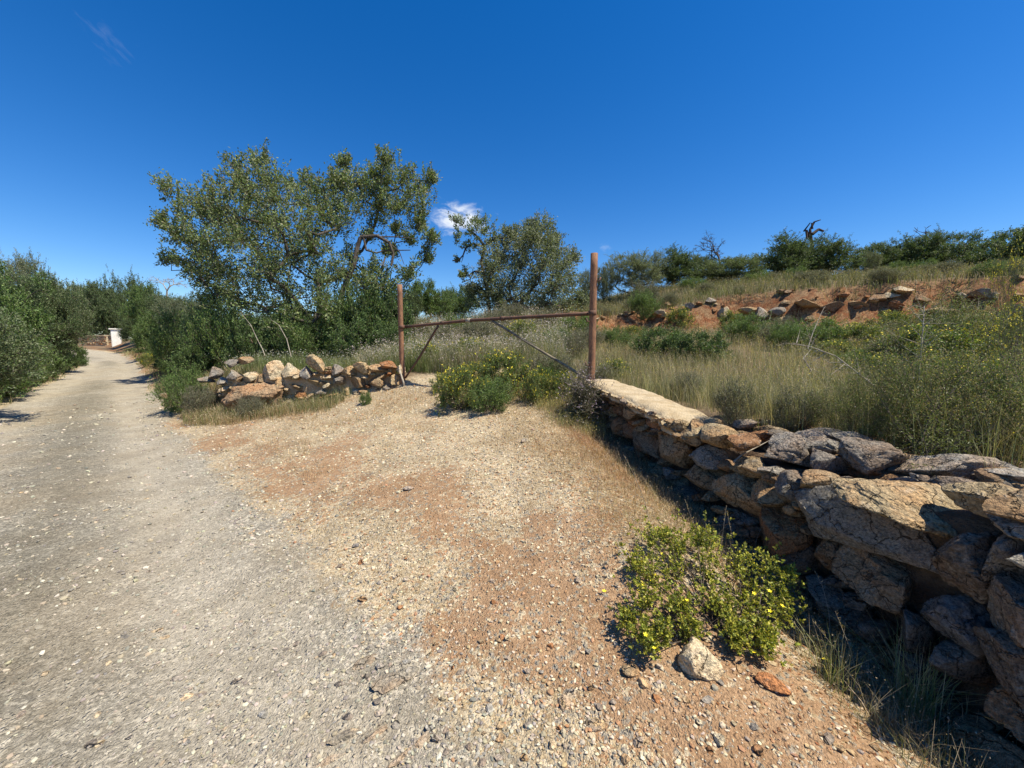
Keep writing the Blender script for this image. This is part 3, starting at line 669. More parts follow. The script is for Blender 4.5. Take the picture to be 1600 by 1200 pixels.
def grow(g, centers, base, top, r0, sway=.12):
    nodes = [np.array(base, float)]; par = [-1]
    nb = 4
    for i in range(1, nb + 1): nodes.append(np.array(base) + (np.array(top) - np.array(base)) * i / nb + g.normal(size=3) * .04 * (i < nb)); par.append(len(nodes) - 2)
    order = np.argsort(np.linalg.norm(np.array(centers) - np.array(top), axis=1))
    for k in order:
        c = np.array(centers[k]); N = np.array(nodes[nb // 2:]); d = np.linalg.norm(N - c, axis=1) + .8 * np.clip(N[:, 2] - c[2], 0, 9)
        j = int(np.argmin(d)) + nb // 2; p = nodes[j]; L = np.linalg.norm(c - p); m_ = max(1, int(L / .35)); off = g.normal(size=3) * sway * L
        prev = j
        for q in range(1, m_ + 1):
            t = q / m_; nodes.append(p + (c - p) * t + off * math.sin(math.pi * t) * (1 if m_ > 1 else 0) + np.array([0, 0, -.06 * L * math.sin(math.pi * t)])); par.append(prev); prev = len(nodes) - 1
    cntr = np.ones(len(nodes))
    for i in range(len(nodes) - 1, 0, -1): cntr[par[i]] += cntr[i]
    rad_ = r0 * (cntr / cntr[0]) ** .52
    E = [np.concatenate([nodes[par[i]], nodes[i], [rad_[par[i]] if par[i] <= nb or rad_[par[i]] < rad_[i] * 1.6 else rad_[i] * 1.25, rad_[i]]]) for i in range(1, len(nodes))]
    return np.array(E)
P_ALM = [(.075, .105, .036), (.095, .125, .045), (.055, .08, .03), (.12, .145, .06), (.12, .12, .075)]
P_OLV = [(.10, .12, .065), (.13, .15, .085), (.075, .095, .05), (.16, .17, .115)]
P_DARK = [(.035, .055, .02), (.05, .075, .028), (.065, .09, .035), (.045, .06, .028)]
P_GRN = [(.065, .105, .028), (.085, .13, .035), (.05, .085, .025), (.11, .14, .045)]
P_ALM, P_OLV, P_DARK, P_GRN = [[tuple(min(.9, v * k * .9) for v in c) for c in p] for p, k in ((P_ALM, 1.95), (P_OLV, 1.65), (P_DARK, 2.1), (P_GRN, 1.8))]
P_YEL = [(.22, .22, .045), (.15, .17, .05), (.36, .31, .04), (.11, .13, .05)]
P_GRY = [(.21, .20, .13), (.16, .17, .10), (.27, .25, .18), (.13, .15, .08)]

def ell(g, n, c, s, shell=.45):
    d = unit(g.normal(size=(n, 3))); r = g.uniform(shell, 1, (n, 1)) ** .6
    return np.array(c) + d * r * np.array(s)
def tree_proto(name, seed, h, w, pal, nc=70, shoots=14, lps=26, ll=.06, lw_=.014, cr=.5, trunk=.14, tb=.35, lobes=5, mat_=M_LEAF, up=.35, shell=.45, twig=.006):
    g = np.random.default_rng(seed); C = []
    for k in range(lobes):
        a = k / lobes * 6.28 + g.uniform(-.5, .5); q = g.uniform(.15, .55)
        cc = (math.cos(a) * w * .5 * q, math.sin(a) * w * .5 * q, h * (tb + (1 - tb) * g.uniform(.3, .66)))
        C.append(ell(g, nc // lobes, cc, (w * .30, w * .30, h * (1 - tb) * g.uniform(.24, .42)), shell))
    C = np.concatenate(C); C[:, 2] = np.clip(C[:, 2], h * tb * .4, h)
    E = grow(g, C, (0, 0, -.2), (g.uniform(-.2, .2), g.uniform(-.2, .2), h * tb), trunk)
    tv, tq = tubes(E, 6)
    V, Q, K = foliage(g, C, cr * g.uniform(.7, 1.2, len(C)), shoots, lps, ll, lw_, pal, up, .5, (0, 0, h * .45), twig)
    return mk(name + '_crown', V, quads=Q, col=K, mat=mat_, smooth=False), mk(name + '_trunk', tv, quads=tq, mat=M_BARK)
def bush_proto(name, seed, h, w, pal, nc=30, shoots=10, lps=16, ll=.035, lw_=.009, cr=.25, mat_=M_LEAF, up=.6, blossom=None, nb=0, twig=.004, shell=.4, spread=.02):
    g = np.random.default_rng(seed); C = ell(g, nc, (0, 0, h * .42), (w * .42, w * .42, h * .45), shell); C[:, 2] = np.clip(C[:, 2], .06 * h, h)
    V, Q, K = foliage(g, C, cr * g.uniform(.7, 1.3, nc), shoots, lps, ll, lw_, pal, up, .5, (0, 0, h * .1), twig, spread=spread)
    E = np.array([np.concatenate([g.normal(size=3) * .03 * [1, 1, 0] + [0, 0, -.05], c, [.006 * h + .002, .0025]]) for c in C]); tv, tq = tubes(E, 4)
    bl_ = None
    if blossom:
        c = C[g.integers(0, nc, nb)]; outw = unit(c - np.array([0, 0, h * .1]) + np.array([0, 0, h * .3])); P = c + outw * cr * g.uniform(.5, 1.25, (nb, 1)) + g.normal(size=(nb, 3)) * cr * .35
        P = np.repeat(P, 4, 0) + g.normal(size=(nb * 4, 3)) * .012; D = unit(g.normal(size=P.shape) + [0, 0, .6])
        v, q, k = leaves(P, D, g, np.full(len(P), .028), np.full(len(P), .012), pick(g, blossom, len(P)))
        bl_ = mk(name + '_blossom', v, quads=q, col=k, mat=M_PETAL, smooth=False)
    return mk(name + '_leaves', V, quads=Q, col=K, mat=mat_, smooth=False), mk(name + '_stems', tv, quads=tq, mat=M_BARK), bl_
YEL = [(.75, .58, .02), (.68, .60, .05), (.8, .66, .04)]
T_OAK = tree_proto('holm', 101, 4.2, 4.4, P_DARK, 110, 17, 24, .075, .026, .46, .10, .12)
T_GRN = tree_proto('carob', 102, 4.0, 4.6, P_GRN[:3] + P_DARK[2:3], 110, 17, 24, .08, .028, .48, .10, .1, 6)
T_OLV = tree_proto('olive', 103, 4.4, 4.6, P_OLV, 110, 18, 26, .075, .017, .5, .11, .12, 5, up=.5)
T_TALL = tree_proto('wild_olive', 104, 5.0, 4.0, P_DARK[1:] + P_OLV[:2], 110, 17, 24, .075, .022, .5, .10, .1, 6, up=.6)
B_DARK = bush_proto('mastic', 201, 1.0, 1.5, P_DARK[:3] + P_GRN[:1], 50, 13, 20, .042, .014, .2, M_GLOSS)
B_GRN = bush_proto('green_broom', 202, 1.0, 1.4, P_GRN, 38, 15, 22, .045, .009, .24, up=.9)
B_YEL = bush_proto('yellow_bush', 203, .8, 1.2, P_YEL[:2] + P_YEL[3:] + P_GRN[:2], 36, 14, 18, .034, .012, .2, blossom=YEL, nb=120)
B_GRY = bush_proto('grey_scrub', 204, .7, 1.1, P_GRY, 32, 16, 16, .035, .006, .24, up=1.1)
B_FEN = bush_proto('fennel', 205, 1.2, 1.0, [(.16, .2, .06), (.12, .16, .05)], 24, 10, 12, .05, .003, .3, up=1.3, blossom=YEL, nb=160)
B_FEA = bush_proto('feathery', 206, 1.3, 1.9, [(.12, .16, .045), (.16, .20, .06), (.09, .125, .04), (.26, .25, .11), (.28, .22, .14)], 46, 14, 36, .034, .006, .42, up=.55, spread=.03, twig=.003)
for nm, pr in (('x', 0),): pass
def put_tree(pr, name, label, cat, x, y, sc, rz, group=None, zs=1.0, sink=.1):
    o = thing(name, label, cat, (x, y, hz(x, y) - sink), (0, 0, rz), (sc, sc, sc * zs), group)
    ob('crown', pr[0], o); ob('trunk', pr[1], o); return o
def put_bush(pr, name, label, x, y, sc, rz=None, group=None, zs=1.0, cat='shrub', sink=.04):
    o = thing(name, label, cat, (x, y, hz(x, y) - sink), (0, 0, random.uniform(0, 6.28) if rz is None else rz), (sc, sc, sc * zs), group)
    ob('leaves', pr[0], o); ob('stems', pr[1], o)
    if pr[2]: ob('blossom', pr[2], o)
    return o

# ------------------------------------------------------------------ the big tree on the left of the gate
g = np.random.default_rng(11); TD = 12.6; S = TD / FPX
tips = [(269, 300, 22), (253, 340, 16), (305, 318, 24), (370, 262, 20), (384, 284, 24), (407, 250, 22), (418, 275, 26), (430, 295, 26), (457, 286, 20), (482, 284, 20), (505, 300, 22), (522, 285, 20), (538, 252, 15), (535, 285, 20),
        (602, 246, 15), (600, 275, 22), (581, 270, 18), (633, 272, 18), (613, 290, 24), (672, 275, 13), (655, 295, 20), (640, 305, 24), (650, 335, 20), (665, 396, 14), (672, 368, 12), (268, 402, 16), (275, 365, 20), (560, 285, 20),
        (285, 335, 24), (636, 425, 20), (655, 350, 14), (350, 300, 22), (335, 320, 24)]
body = [(320, 345, 30), (300, 380, 28), (330, 385, 36), (350, 345, 34), (345, 420, 34), (320, 440, 26), (385, 310, 34), (395, 350, 40), (400, 395, 42), (395, 440, 40), (430, 325, 36), (440, 370, 40), (450, 410, 42), (445, 455, 42),
        (480, 320, 32), (485, 360, 36), (495, 400, 38), (495, 445, 40), (525, 320, 30), (530, 355, 30), (530, 430, 34), (560, 320, 28), (580, 305, 26), (600, 320, 28), (620, 330, 26), (590, 345, 24), (620, 365, 18), (560, 450, 36), (585, 430, 28),
        (600, 460, 34), (365, 470, 34), (410, 480, 38), (460, 490, 40), (510, 485, 40), (560, 490, 38), (610, 490, 30), (340, 470, 28), (600, 400, 16), (635, 380, 14), (540, 300, 24), (575, 365, 16), (375, 375, 34), (415, 425, 36), (470, 385, 30), (505, 345, 28), (360, 440, 32), (310, 410, 24), (330, 490, 28), (430, 350, 30), (620, 400, 12), (550, 410, 24), (290, 425, 18)]
C = []; Rr = []; 
for px, py, r in tips:
    p = at(px, py + 7, TD + g.uniform(-.9, .9)); C.append(p); Rr.append(r * S * 1.05)
for px, py, r in body:
    edge = 1 - min(1, abs(px - 470) / 220)
    for dd in ((-1.0, .3, 1.5) if r > 33 else (-.4, 1.0) if r > 24 else (0,)):
        C.append(at(px + g.uniform(-8, 8), py + g.uniform(-8, 8), TD + dd * (.5 + edge) + g.uniform(-.3, .3))); Rr.append(r * S * .8)
C = np.array(C); Rr = np.array(Rr); bx, by, bz = col_at(480, TD)
base = np.array([bx, by, bz - .2]); C -= base
bt = thing('almond_tree', 'largest tree, wide open crown with upright leafy shoots, left of the gate frame', 'tree', tuple(base))
E = grow(g, C, (0, 0, 0), (.15, 0, 1.5), .14, .13)
gn = []
for pts, rr0 in (([(520, 500), (535, 455), (552, 415), (560, 385), (566, 368), (590, 367), (607, 380), (613, 398), (611, 415)], .085), ([(566, 368), (572, 390), (585, 396), (600, 392), (640, 388)], .035), ([(500, 505), (500, 450), (492, 420)], .09),
                 ([(590, 367), (620, 372), (650, 378)], .025), ([(600, 375), (620, 392), (632, 415)], .02)):
    P = np.array([at(a, b, TD - .9) - base for a, b in pts]); P += g.normal(size=P.shape) * .03
    rs_ = rr0 * np.linspace(1, .4, len(P)); gn += [np.concatenate([P[i], P[i + 1], [rs_[i], rs_[i + 1]]]) for i in range(len(P) - 1)]
tv, tq = tubes(np.concatenate([E, np.array(gn)]), 7); ob('trunk', mk('trunk', tv, quads=tq, mat=M_BARK), bt)
V, Q, K = foliage(g, C, Rr, 18, 29, .085, .023, P_ALM, .55, .35, (0, 0, 2.2), .006, spread=.05)
nt_ = len(tips); s2 = foliage(g, C[:nt_] - np.array([0, 0, .1]), Rr[:nt_], 6, 34, .08, .025, P_ALM, 2.6, .5, (0, 0, 2.2), .007, spread=.035, lratio=(.8, 1.5))
V2, Q2, K2 = s2; Q = np.concatenate([Q, Q2 + len(V)]); V = np.concatenate([V, V2]); K = np.concatenate([K, K2])
ob('crown', mk('crown', V, quads=Q, col=K, mat=M_GLOSS, smooth=False), bt)

# the second tree, an olive with a half-dead carob bough on its left
g = np.random.default_rng(12); TD = 17.0; S = TD / FPX
ol = [(850, 362, 22), (830, 358, 18), (838, 378, 28), (815, 390, 26), (860, 395, 26), (790, 385, 22), (780, 410, 28), (810, 420, 32), (845, 420, 32), (875, 425, 26), (892, 405, 14), (765, 430, 26), (795, 448, 34), (830, 452, 34), (865, 452, 30), (890, 450, 22),
      (770, 462, 26), (750, 455, 20), (810, 475, 32), (850, 478, 30), (880, 476, 24), (780, 480, 26), (826, 372, 18), (740, 470, 20), (800, 370, 14), (905, 470, 16), (868, 378, 14)]
C = []; Rr = []
for px, py, r in ol:
    for dd in ((-1, .6) if r > 25 else (-.2,)): C.append(at(px, py, TD + dd * 1.2 + g.uniform(-.3, .3))); Rr.append(r * S * .85)
C = np.array(C); Rr = np.array(Rr); bx, by, bz = col_at(815, TD); base = np.array([bx, by, bz - .2]); C -= base
o2 = thing('olive_tree', 'silvery round-crowned olive tree standing behind the middle of the gate frame', 'tree', tuple(base))
tv, tq = tubes(grow(g, C, (0, 0, 0), (0, 0, .9), .16), 6); ob('trunk', mk('trunk', tv, quads=tq, mat=M_BARK), o2)
V, Q, K = foliage(g, C, Rr, 30, 34, .10, .022, P_OLV, .5, .45, (0, 0, 1.5), .006, spread=.06)
ob('crown', mk('crown', V, quads=Q, col=K, mat=M_LEAF, smooth=False), o2)
g = np.random.default_rng(13); TD = 16.6
cb_ = [(712, 345, 9), (722, 352, 12), (742, 345, 12), (755, 350, 14), (748, 362, 14), (718, 372, 10), (730, 385, 10), (760, 362, 12), (765, 380, 12), (790, 362, 8), (745, 385, 12), (728, 428, 8), (722, 432, 6), (770, 372, 10), (715, 405, 4), (735, 366, 12)]
C = np.array([at(a, b, TD + g.uniform(-.5, .5)) for a, b, _ in cb_]); Rr = np.array([c for *_, c in cb_]) * TD / FPX
bx, by, bz = col_at(768, TD); base = np.array([bx, by, bz - .2]); C -= base
o3 = thing('carob_tree', 'sparse half dead tree with crooked black boughs leaning left out of the olive', 'tree', tuple(base))
gn = []
for pts, rr0 in (([(768, 520), (762, 460), (752, 410), (755, 385), (745, 372), (735, 360)], .09), ([(755, 385), (738, 380), (728, 388), (724, 400), (716, 408), (706, 407)], .045), ([(752, 425), (740, 425), (730, 432), (716, 430)], .05), ([(724, 400), (720, 412)], .02),
                 ([(740, 425), (735, 436), (722, 440)], .03), ([(755, 385), (775, 372), (792, 372)], .05), ([(762, 460), (745, 445), (735, 440)], .03), ([(768, 380), (772, 360)], .03)):
    P = np.array([at(a, b, TD) - base for a, b in pts]); P[1:] += g.normal(size=P[1:].shape) * .03; rs_ = rr0 * np.linspace(1, .45, len(P)); gn += [np.concatenate([P[i], P[i + 1], [rs_[i], rs_[i + 1]]]) for i in range(len(P) - 1)]
tv, tq = tubes(np.array(gn), 6); ob('trunk', mk('trunk', tv, quads=tq, mat=M_DEAD), o3)
V, Q, K = foliage(g, C, Rr, 14, 20, .085, .024, P_ALM, .4, .4, None, .008); ob('crown', mk('crown', V, quads=Q, col=K, mat=M_LEAF, smooth=False), o3)

# bare and dead trees on the ridge
def bare_tree(name, label, px, py_base, t, h_px, w_px, seed, mat_, depth=4, thick=.07, crook=.35):
    g = np.random.default_rng(seed); b = at(px, py_base, t); S = t / FPX; E = []
    def rec(p, d, L, r, k):
        n_ = 3; q = p
        for i in range(n_):
            d = unit(d + g.normal(size=3) * crook * .5); q2 = q + d * L / n_; E.append(np.concatenate([q, q2, [r * (1 - .12 * i), r * (1 - .12 * (i + 1))]])); q = q2
        if k:
            for _ in range(3 if k > 1 else 4): rec(q, unit(d + g.normal(size=3) * .75 + [0, 0, .12]), L * g.uniform(.55, .8), r * .58, k - 1)
    rec(np.zeros(3), np.array([0, 0, 1.]), h_px * S * .42, thick, depth)
    E = np.array(E); mx = np.abs(E[:, 0]).max(); E[:, [0, 3]] *= (w_px * S / 2) / max(mx, .01); E[:, [2, 5]] *= h_px * S / E[:, 5].max()
    tv, tq = tubes(E, 5); o = thing(name, label, 'dead tree', tuple(b)); ob('trunk', mk('trunk', tv, quads=tq, mat=mat_), o)
bare_tree('bare_tree', 'leafless grey tree with fine spreading twigs on the ridge right of the gate', 1128, 432, 26, 70, 88, 31, M_BARK, 5, .09)
bare_tree('bare_tree', 'small fan of grey leafless twigs above the rounded far right ridge tree', 1446, 390, 28, 34, 50, 33, M_BARK, 3, .06)
bare_tree('bare_tree', 'bare pale-grey treetop showing over the dark trees beside the track', 262, 470, 30, 40, 60, 34, M_PALE, 4, .08)
g = np.random.default_rng(35); b = at(1268, 400, 27); gn = []
for pts, rr0 in (([(1268, 400), (1269, 372), (1268, 358), (1274, 346)], .11), ([(1269, 372), (1260, 360), (1258, 374)], .10), ([(1269, 366), (1280, 358), (1288, 361)], .11), ([(1268, 358), (1264, 350)], .07), ([(1260, 360), (1266, 348)], .06), ([(1274, 346), (1281, 344)], .05)):
    P = np.array([at(a_, b_, 27) - b for a_, b_ in pts]); P[:, 1] += g.normal(size=len(P)) * .12; rs_ = rr0 * np.linspace(1, .55, len(P)); gn += [np.concatenate([P[i], P[i + 1], [rs_[i], rs_[i + 1]]]) for i in range(len(P) - 1)]
tv, tq = tubes(np.array(gn), 6); o = thing('dead_tree', 'charred black crooked dead trunk sticking up from a ridge tree', 'dead tree', tuple(b)); ob('trunk', mk('trunk', tv, quads=tq, mat=M_DEAD), o)

# ------------------------------------------------------------------ trees placed by column, distance and crown top
def tree_to(pr, h0, label, px, top_py, Y, w_px=None, w0=4.4, name='evergreen_tree', cat='tree', group=None, rz=None, base=None):
    x, y, z = col_at(px, Y) if base is None else base
    d = raydir(px, top_py); zt = 1.5 + d[2] * (y / d[1]); hgt = max(.8, zt - z + .1); sc = hgt / h0
    o = put_tree(pr, name, label, cat, x, y, sc, random.uniform(0, 6.28) if rz is None else rz, group)
    if w_px:
        wanted = w_px * (y / d[1]) / FPX; k = wanted / (w0 * sc); o.scale = (sc * k, sc * k, sc)
    return o
HL = 'hedge trees on the left side of the track'
tree_to(T_GRN, 4.0, 'nearest dark green tree at the left edge of the photo', -8, 405, 11.5, 150, 4.6, group=HL)
tree_to(T_TALL, 5.0, 'tall grey-green tree with a pointed top left of the track', 92, 400, 15.5, 90, 4.0, group=HL)
tree_to(T_OAK, 4.2, 'dark tree between the pointed tree and the left edge', 42, 412, 14, 100, 4.4, group=HL)
tree_to(T_GRN, 4.0, 'bushy green tree overhanging the left verge before the bend', 82, 450, 17.5, 80, 4.6, group=HL)
tree_to(T_OLV, 4.4, 'pale olive tree rising behind the left hedge top', 60, 398, 19, 90, 4.6, group=HL)
tree_to(T_GRN, 4.0, 'low green tree leaning over the left verge nearest the track', -25, 470, 10.0, 130, 4.6, group=HL)
HR = 'dark trees behind the bend of the track'
for i, (px, tp, Y, w, pr, h0, lb) in enumerate([
    (140, 432, 56, 70, T_TALL, 5., 'dark tree directly above the orange far wall'), (168, 428, 55, 60, T_OAK, 4.2, 'round dark tree crown at the bend of the track'),
    (222, 432, 37, 64, T_OAK, 4.2, 'broad dark tree above the white pillar'), (242, 440, 31, 56, T_GRN, 4., 'dark tree right of the white pillar'),
    (262, 452, 27, 60, T_OAK, 4.2, 'dark tree below the bare pale treetop'), (290, 462, 22, 60, T_OLV, 4.4, 'grey tree touching the left side of the big almond tree'),
    (216, 488, 34, 44, T_OAK, 4.2, 'black-shaded tree hanging over the white pillar'), (245, 486, 22, 56, T_GRN, 4., 'green tree over the right verge of the track'),
    (120, 440, 60, 60, T_OLV, 4.4, 'hazy olive behind the far wall left end'), (310, 478, 17, 60, T_OAK, 4.2, 'dark tree in the shade left of the big almond tree'), (300, 455, 30, 60, T_OAK, 4.2, 'tree behind the shaded tree by the almond')]):
    tree_to(pr, h0, lb, px, tp, Y, w, group=HR)
for i, (px, tp, Y, w, pr, h0, lb) in enumerate([
    (672, 436, 24, 74, T_GRN, 4., 'rounded green tree just right of the left gate post'), (725, 446, 26, 50, T_GRN, 4., 'low olive-green tree below the half dead boughs'),
    (700, 448, 30, 60, T_OAK, 4.2, 'low dark tree between the almond and the olive'), (645, 450, 22, 40, T_OAK, 4.2, 'small dark tree behind the left gate post')]):
    tree_to(pr, h0, lb, px, tp, Y, w, group='trees behind the gate')
for i, (px, tp, Y, w, pr, h0, lb) in enumerate([
    (915, 420, 26, 30, T_OLV, 4.4, 'thin pale tree seen on both sides of the right post'), (942, 412, 26, 34, T_OLV, 4.4, 'wispy tree immediately right of the right gate post'),
    (993, 390, 26, 96, T_OLV, 4.4, 'rounded grey-green tree, first full crown right of the post'), (1050, 390, 27, 86, T_OAK, 4.2, 'dark rounded tree left of the leafless grey tree'),
    (1085, 388, 28, 60, T_TALL, 5., 'taller dark crown behind the leafless grey tree'), (1135, 392, 25, 100, T_TALL, 5., 'leafy crown around the foot of the leafless grey tree'),
    (1215, 370, 25, 100, T_OAK, 4.2, 'dense dark tree left of the charred dead trunk'), (1285, 370, 25, 92, T_OAK, 4.2, 'dense dark tree right of the charred dead trunk'), (1245, 368, 27, 60, T_TALL, 5., 'tree crown behind the foot of the charred trunk'),
    (1365, 372, 27, 84, T_OAK, 4.2, 'small dark tree in the dip of the ridge'), (1338, 392, 26, 40, T_OLV, 4.4, 'pale low tree in the dip of the ridge'), (1440, 358, 26, 96, T_OAK, 4.2, 'rounded dome-shaped tree on the right of the ridge'), (1400, 376, 28, 44, T_GRN, 4., 'green tree touching the dome-shaped tree'),
    (1495, 385, 30, 40, T_OAK, 4.2, 'low dark tree on the skyline between the dome and the right edge'), (1585, 340, 20, 150, T_OAK, 4.2, 'big dark tree on the skyline at the right edge of the photo'), (1540, 366, 22, 60, T_GRN, 4., 'dark green tree left of the right edge skyline tree'), (1720, 340, 20, 140, T_OAK, 4.2, 'dark tree beyond the right edge')]):
    tree_to(pr, h0, lb, px, tp, Y, w, group='trees along the ridge')
for i, (px, tp, Y, w, pr, h0, lb) in enumerate([
    (60, 450, 62, 80, T_OAK, 4.2, 'far dark tree closing the view behind the left hedge'), (100, 452, 70, 80, T_GRN, 4., 'far green tree over the left end of the far wall'), (135, 455, 66, 80, T_OAK, 4.2, 'far dark tree over the middle of the far wall'),
    (165, 456, 72, 80, T_GRN, 4., 'far green tree left of the white pillar'), (195, 455, 64, 80, T_OAK, 4.2, 'far dark tree right behind the white pillar'), (235, 458, 60, 80, T_GRN, 4., 'far green tree two widths right of the white pillar'), (275, 468, 50, 80, T_OAK, 4.2, 'far tree low behind the bare pale treetop'),
    (335, 478, 24, 80, T_OAK, 4.2, 'low dark tree behind the left skirt of the almond'), (375, 484, 22, 70, T_GRN, 4., 'low green tree behind the almond trunk, left'), (425, 486, 24, 80, T_OAK, 4.2, 'low dark tree directly behind the almond trunk'), (480, 480, 22, 80, T_OAK, 4.2, 'low dark tree behind the almond trunk, right'),
    (540, 478, 23, 80, T_GRN, 4., 'low green tree behind the right half of the almond'), (600, 470, 24, 80, T_OAK, 4.2, 'low dark tree behind the left gate post')]):
    tree_to(pr, h0, lb, px, tp, Y, w, group='background trees')
# overhanging tree beyond the left edge that throws the two shadows on the track
put_tree(T_TALL, 'evergreen_tree', 'tree left of the track whose shadow fingers fall on the road edge', 'tree', -10.1, 7.0, .56, 2.0)

# ------------------------------------------------------------------ shrubs
def bush_to(pr, h0, w0, label, px, py_base, top_py, w_px, name='shrub', group=None, cat='shrub', Y=None):
    x, y, z = ground(px, py_base) if Y is None else col_at(px, Y)
    d = raydir(px, top_py); t = y / d[1]; zt = 1.5 + d[2] * t; sc = max(.12, zt - z) / h0; k = w_px * t / FPX / w0
    o = put_bush(pr, name, label, x, y, 1, group=group, cat=cat); o.scale = (k, k, sc); return o
DK, GN, YL, GY, FN, FE = (B_DARK, 1.0, 1.5), (B_GRN, 1.0, 1.4), (B_YEL, .8, 1.2), (B_GRY, .7, 1.1), (B_FEN, 1.2, 1.0), (B_FEA, 1.3, 1.9)
SH = [ # kind, label, px, base, top, width, name
 (DK, 'left half of the dense dark green shrub mound beyond the wall', 1030, 562, 508, 90, 'mastic_shrub'), (DK, 'right half of the dense dark green shrub mound beyond the wall', 1095, 566, 514, 84, 'mastic_shrub'),
 (YL, 'yellow-green shrub on the red bank above the dark mound', 1062, 518, 481, 44, 'yellow_shrub'), (YL, 'yellow-flowered shrub between the bank and the pale rocks', 1140, 520, 486, 40, 'yellow_shrub'), (GN, 'bright green broom shrub below the pale bank rocks', 1165, 535, 492, 70, 'green_shrub'),
 (GN, 'green shrub with yellow tips in front of the bank centre', 1270, 545, 498, 90, 'green_shrub'), (GN, 'green shrub under the long thorny branch tip', 1225, 550, 505, 60, 'green_shrub'), (YL, 'flowering shrub halfway along the foot of the bank', 1340, 545, 505, 80, 'yellow_shrub'),
 (GN, 'green shrub at the foot of the shaded bank overhang', 1500, 545, 492, 110, 'green_shrub'), (FN, 'fennel with yellow heads in front of the grey block', 1575, 590, 470, 60, 'fennel'), (FN, 'tall fennel against the right skyline', 1562, 520, 384, 34, 'fennel'), (FN, 'fennel at the very right edge of the photo', 1598, 560, 455, 46, 'fennel'),
 (FE, 'large dark feathery shrub at the right edge behind the wall', 1560, 706, 560, 200, 'feathery_shrub'), (FE, 'feathery green shrub behind the smooth grey boulder', 1430, 700, 560, 170, 'feathery_shrub'), (FE, 'feathery shrub left of the smooth grey boulder', 1330, 690, 590, 120, 'feathery_shrub'),
 (YL, 'yellow-flowered shrub above the feathery shrubs at right', 1530, 640, 565, 110, 'yellow_shrub'), (YL, 'second yellow-flowered shrub right of the whitish stem', 1470, 610, 560, 90, 'yellow_shrub'), (YL, 'low yellow-dotted shrub left of the whitish stem', 1370, 600, 552, 80, 'yellow_shrub'),
 (YL, 'largest yellow-flowered shrub in the middle of the gateway', 785, 612, 548, 90, 'yellow_shrub'), (YL, 'yellow-flowered shrub right of the largest one in the gateway', 838, 626, 578, 50, 'yellow_shrub'), (YL, 'lower yellow-green shrub spilling onto the gravel in the gateway', 720, 640, 572, 80, 'yellow_shrub'),
 (YL, 'yellow shrub seen behind the left diagonal brace', 668, 575, 535, 46, 'yellow_shrub'), (GN, 'green shrub at the base of the gateway flowers', 770, 640, 590, 80, 'green_shrub'), (YL, 'yellow-green shrub left of the right gate post foot', 880, 625, 580, 50, 'yellow_shrub'), (YL, 'pale yellow shrub behind the right gate post foot', 962, 590, 560, 50, 'yellow_shrub'),
 (GY, 'grey shrub in front of the orange-brown block of the left wall', 395, 652, 622, 44, 'grey_shrub'), (GY, 'grey scrub left of the left wall end', 312, 648, 608, 54, 'grey_shrub'), (GN, 'green scrub on the verge left of the boulder wall', 290, 640, 575, 70, 'green_shrub'), (DK, 'dark shrub behind the left end of the boulder wall', 310, 590, 535, 70, 'mastic_shrub'),
 (GN, 'soft bright green shrub in shade right of the track', 285, 575, 490, 80, 'green_shrub'), (YL, 'yellow shrub on the far right verge of the track', 232, 572, 553, 26, 'yellow_shrub'), (GN, 'small green weed against the middle of the left wall', 572, 632, 610, 20, 'green_shrub'),
 (FN, 'fennel with orange-yellow heads at the foot of the almond tree', 505, 560, 488, 40, 'fennel'), (GN, 'green shrub on the bank beside the right post', 1005, 500, 455, 50, 'green_shrub'), (GY, 'grey-green shrub tuft on the bank crest', 1010, 480, 445, 50, 'grey_shrub'),
 (GN, 'low green shrub behind the right gate post on the bank slope', 960, 545, 510, 50, 'green_shrub'), (GY, 'grey tuft just behind the mortar-capped wall', 1150, 655, 600, 80, 'grey_shrub'), (GY, 'grey tuft behind the broken wall section', 1240, 672, 610, 80, 'grey_shrub'), (GY, 'grey tuft behind the wall near the post', 1070, 625, 585, 60, 'grey_shrub')]
for k, lb, px, b_, tp, w, nm in SH: bush_to(k[0], k[1], k[2], lb, px, b_, tp, w, nm)
LV = ['at the left end of the slope behind the left post', 'just above the left diagonal brace', 'left of the crossbar collar', 'under the crossbar collar', 'right of the crossbar collar', 'above the top of the right brace', 'below the olive trunk', 'right of the olive trunk', 'in the middle of the entrance slope', 'left of the red bank end', 'between the two braces', 'lowest on the entrance slope', 'behind the left part of the gateway flowers', 'at the left foot of the gateway flowers', 'touching the right brace', 'beside the right post, on its left']
for i, (px, b_, tp, w) in enumerate([(655, 540, 505, 60), (690, 548, 512, 60), (715, 530, 492, 60), (745, 545, 505, 66), (775, 528, 488, 60), (815, 535, 500, 60), (800, 512, 478, 50), (850, 520, 486, 56), (735, 568, 528, 60), (870, 545, 512, 50), (820, 560, 530, 50), (700, 578, 548, 50), (745, 600, 565, 50), (690, 612, 582, 40), (860, 600, 565, 50), (900, 560, 525, 44)]):
    k_ = [GY, GY, GN, GY, GY, YL, GY, GY, YL, GN, GY, GY, YL, YL, GN, GY][i]; bush_to(k_[0], k_[1], k_[2], {id(B_GRY): 'grey-green', id(B_GRN): 'green', id(B_YEL): 'yellowish'}[id(k_[0])] + ' shrub ' + LV[i], px, b_, tp, w, 'slope_shrub')
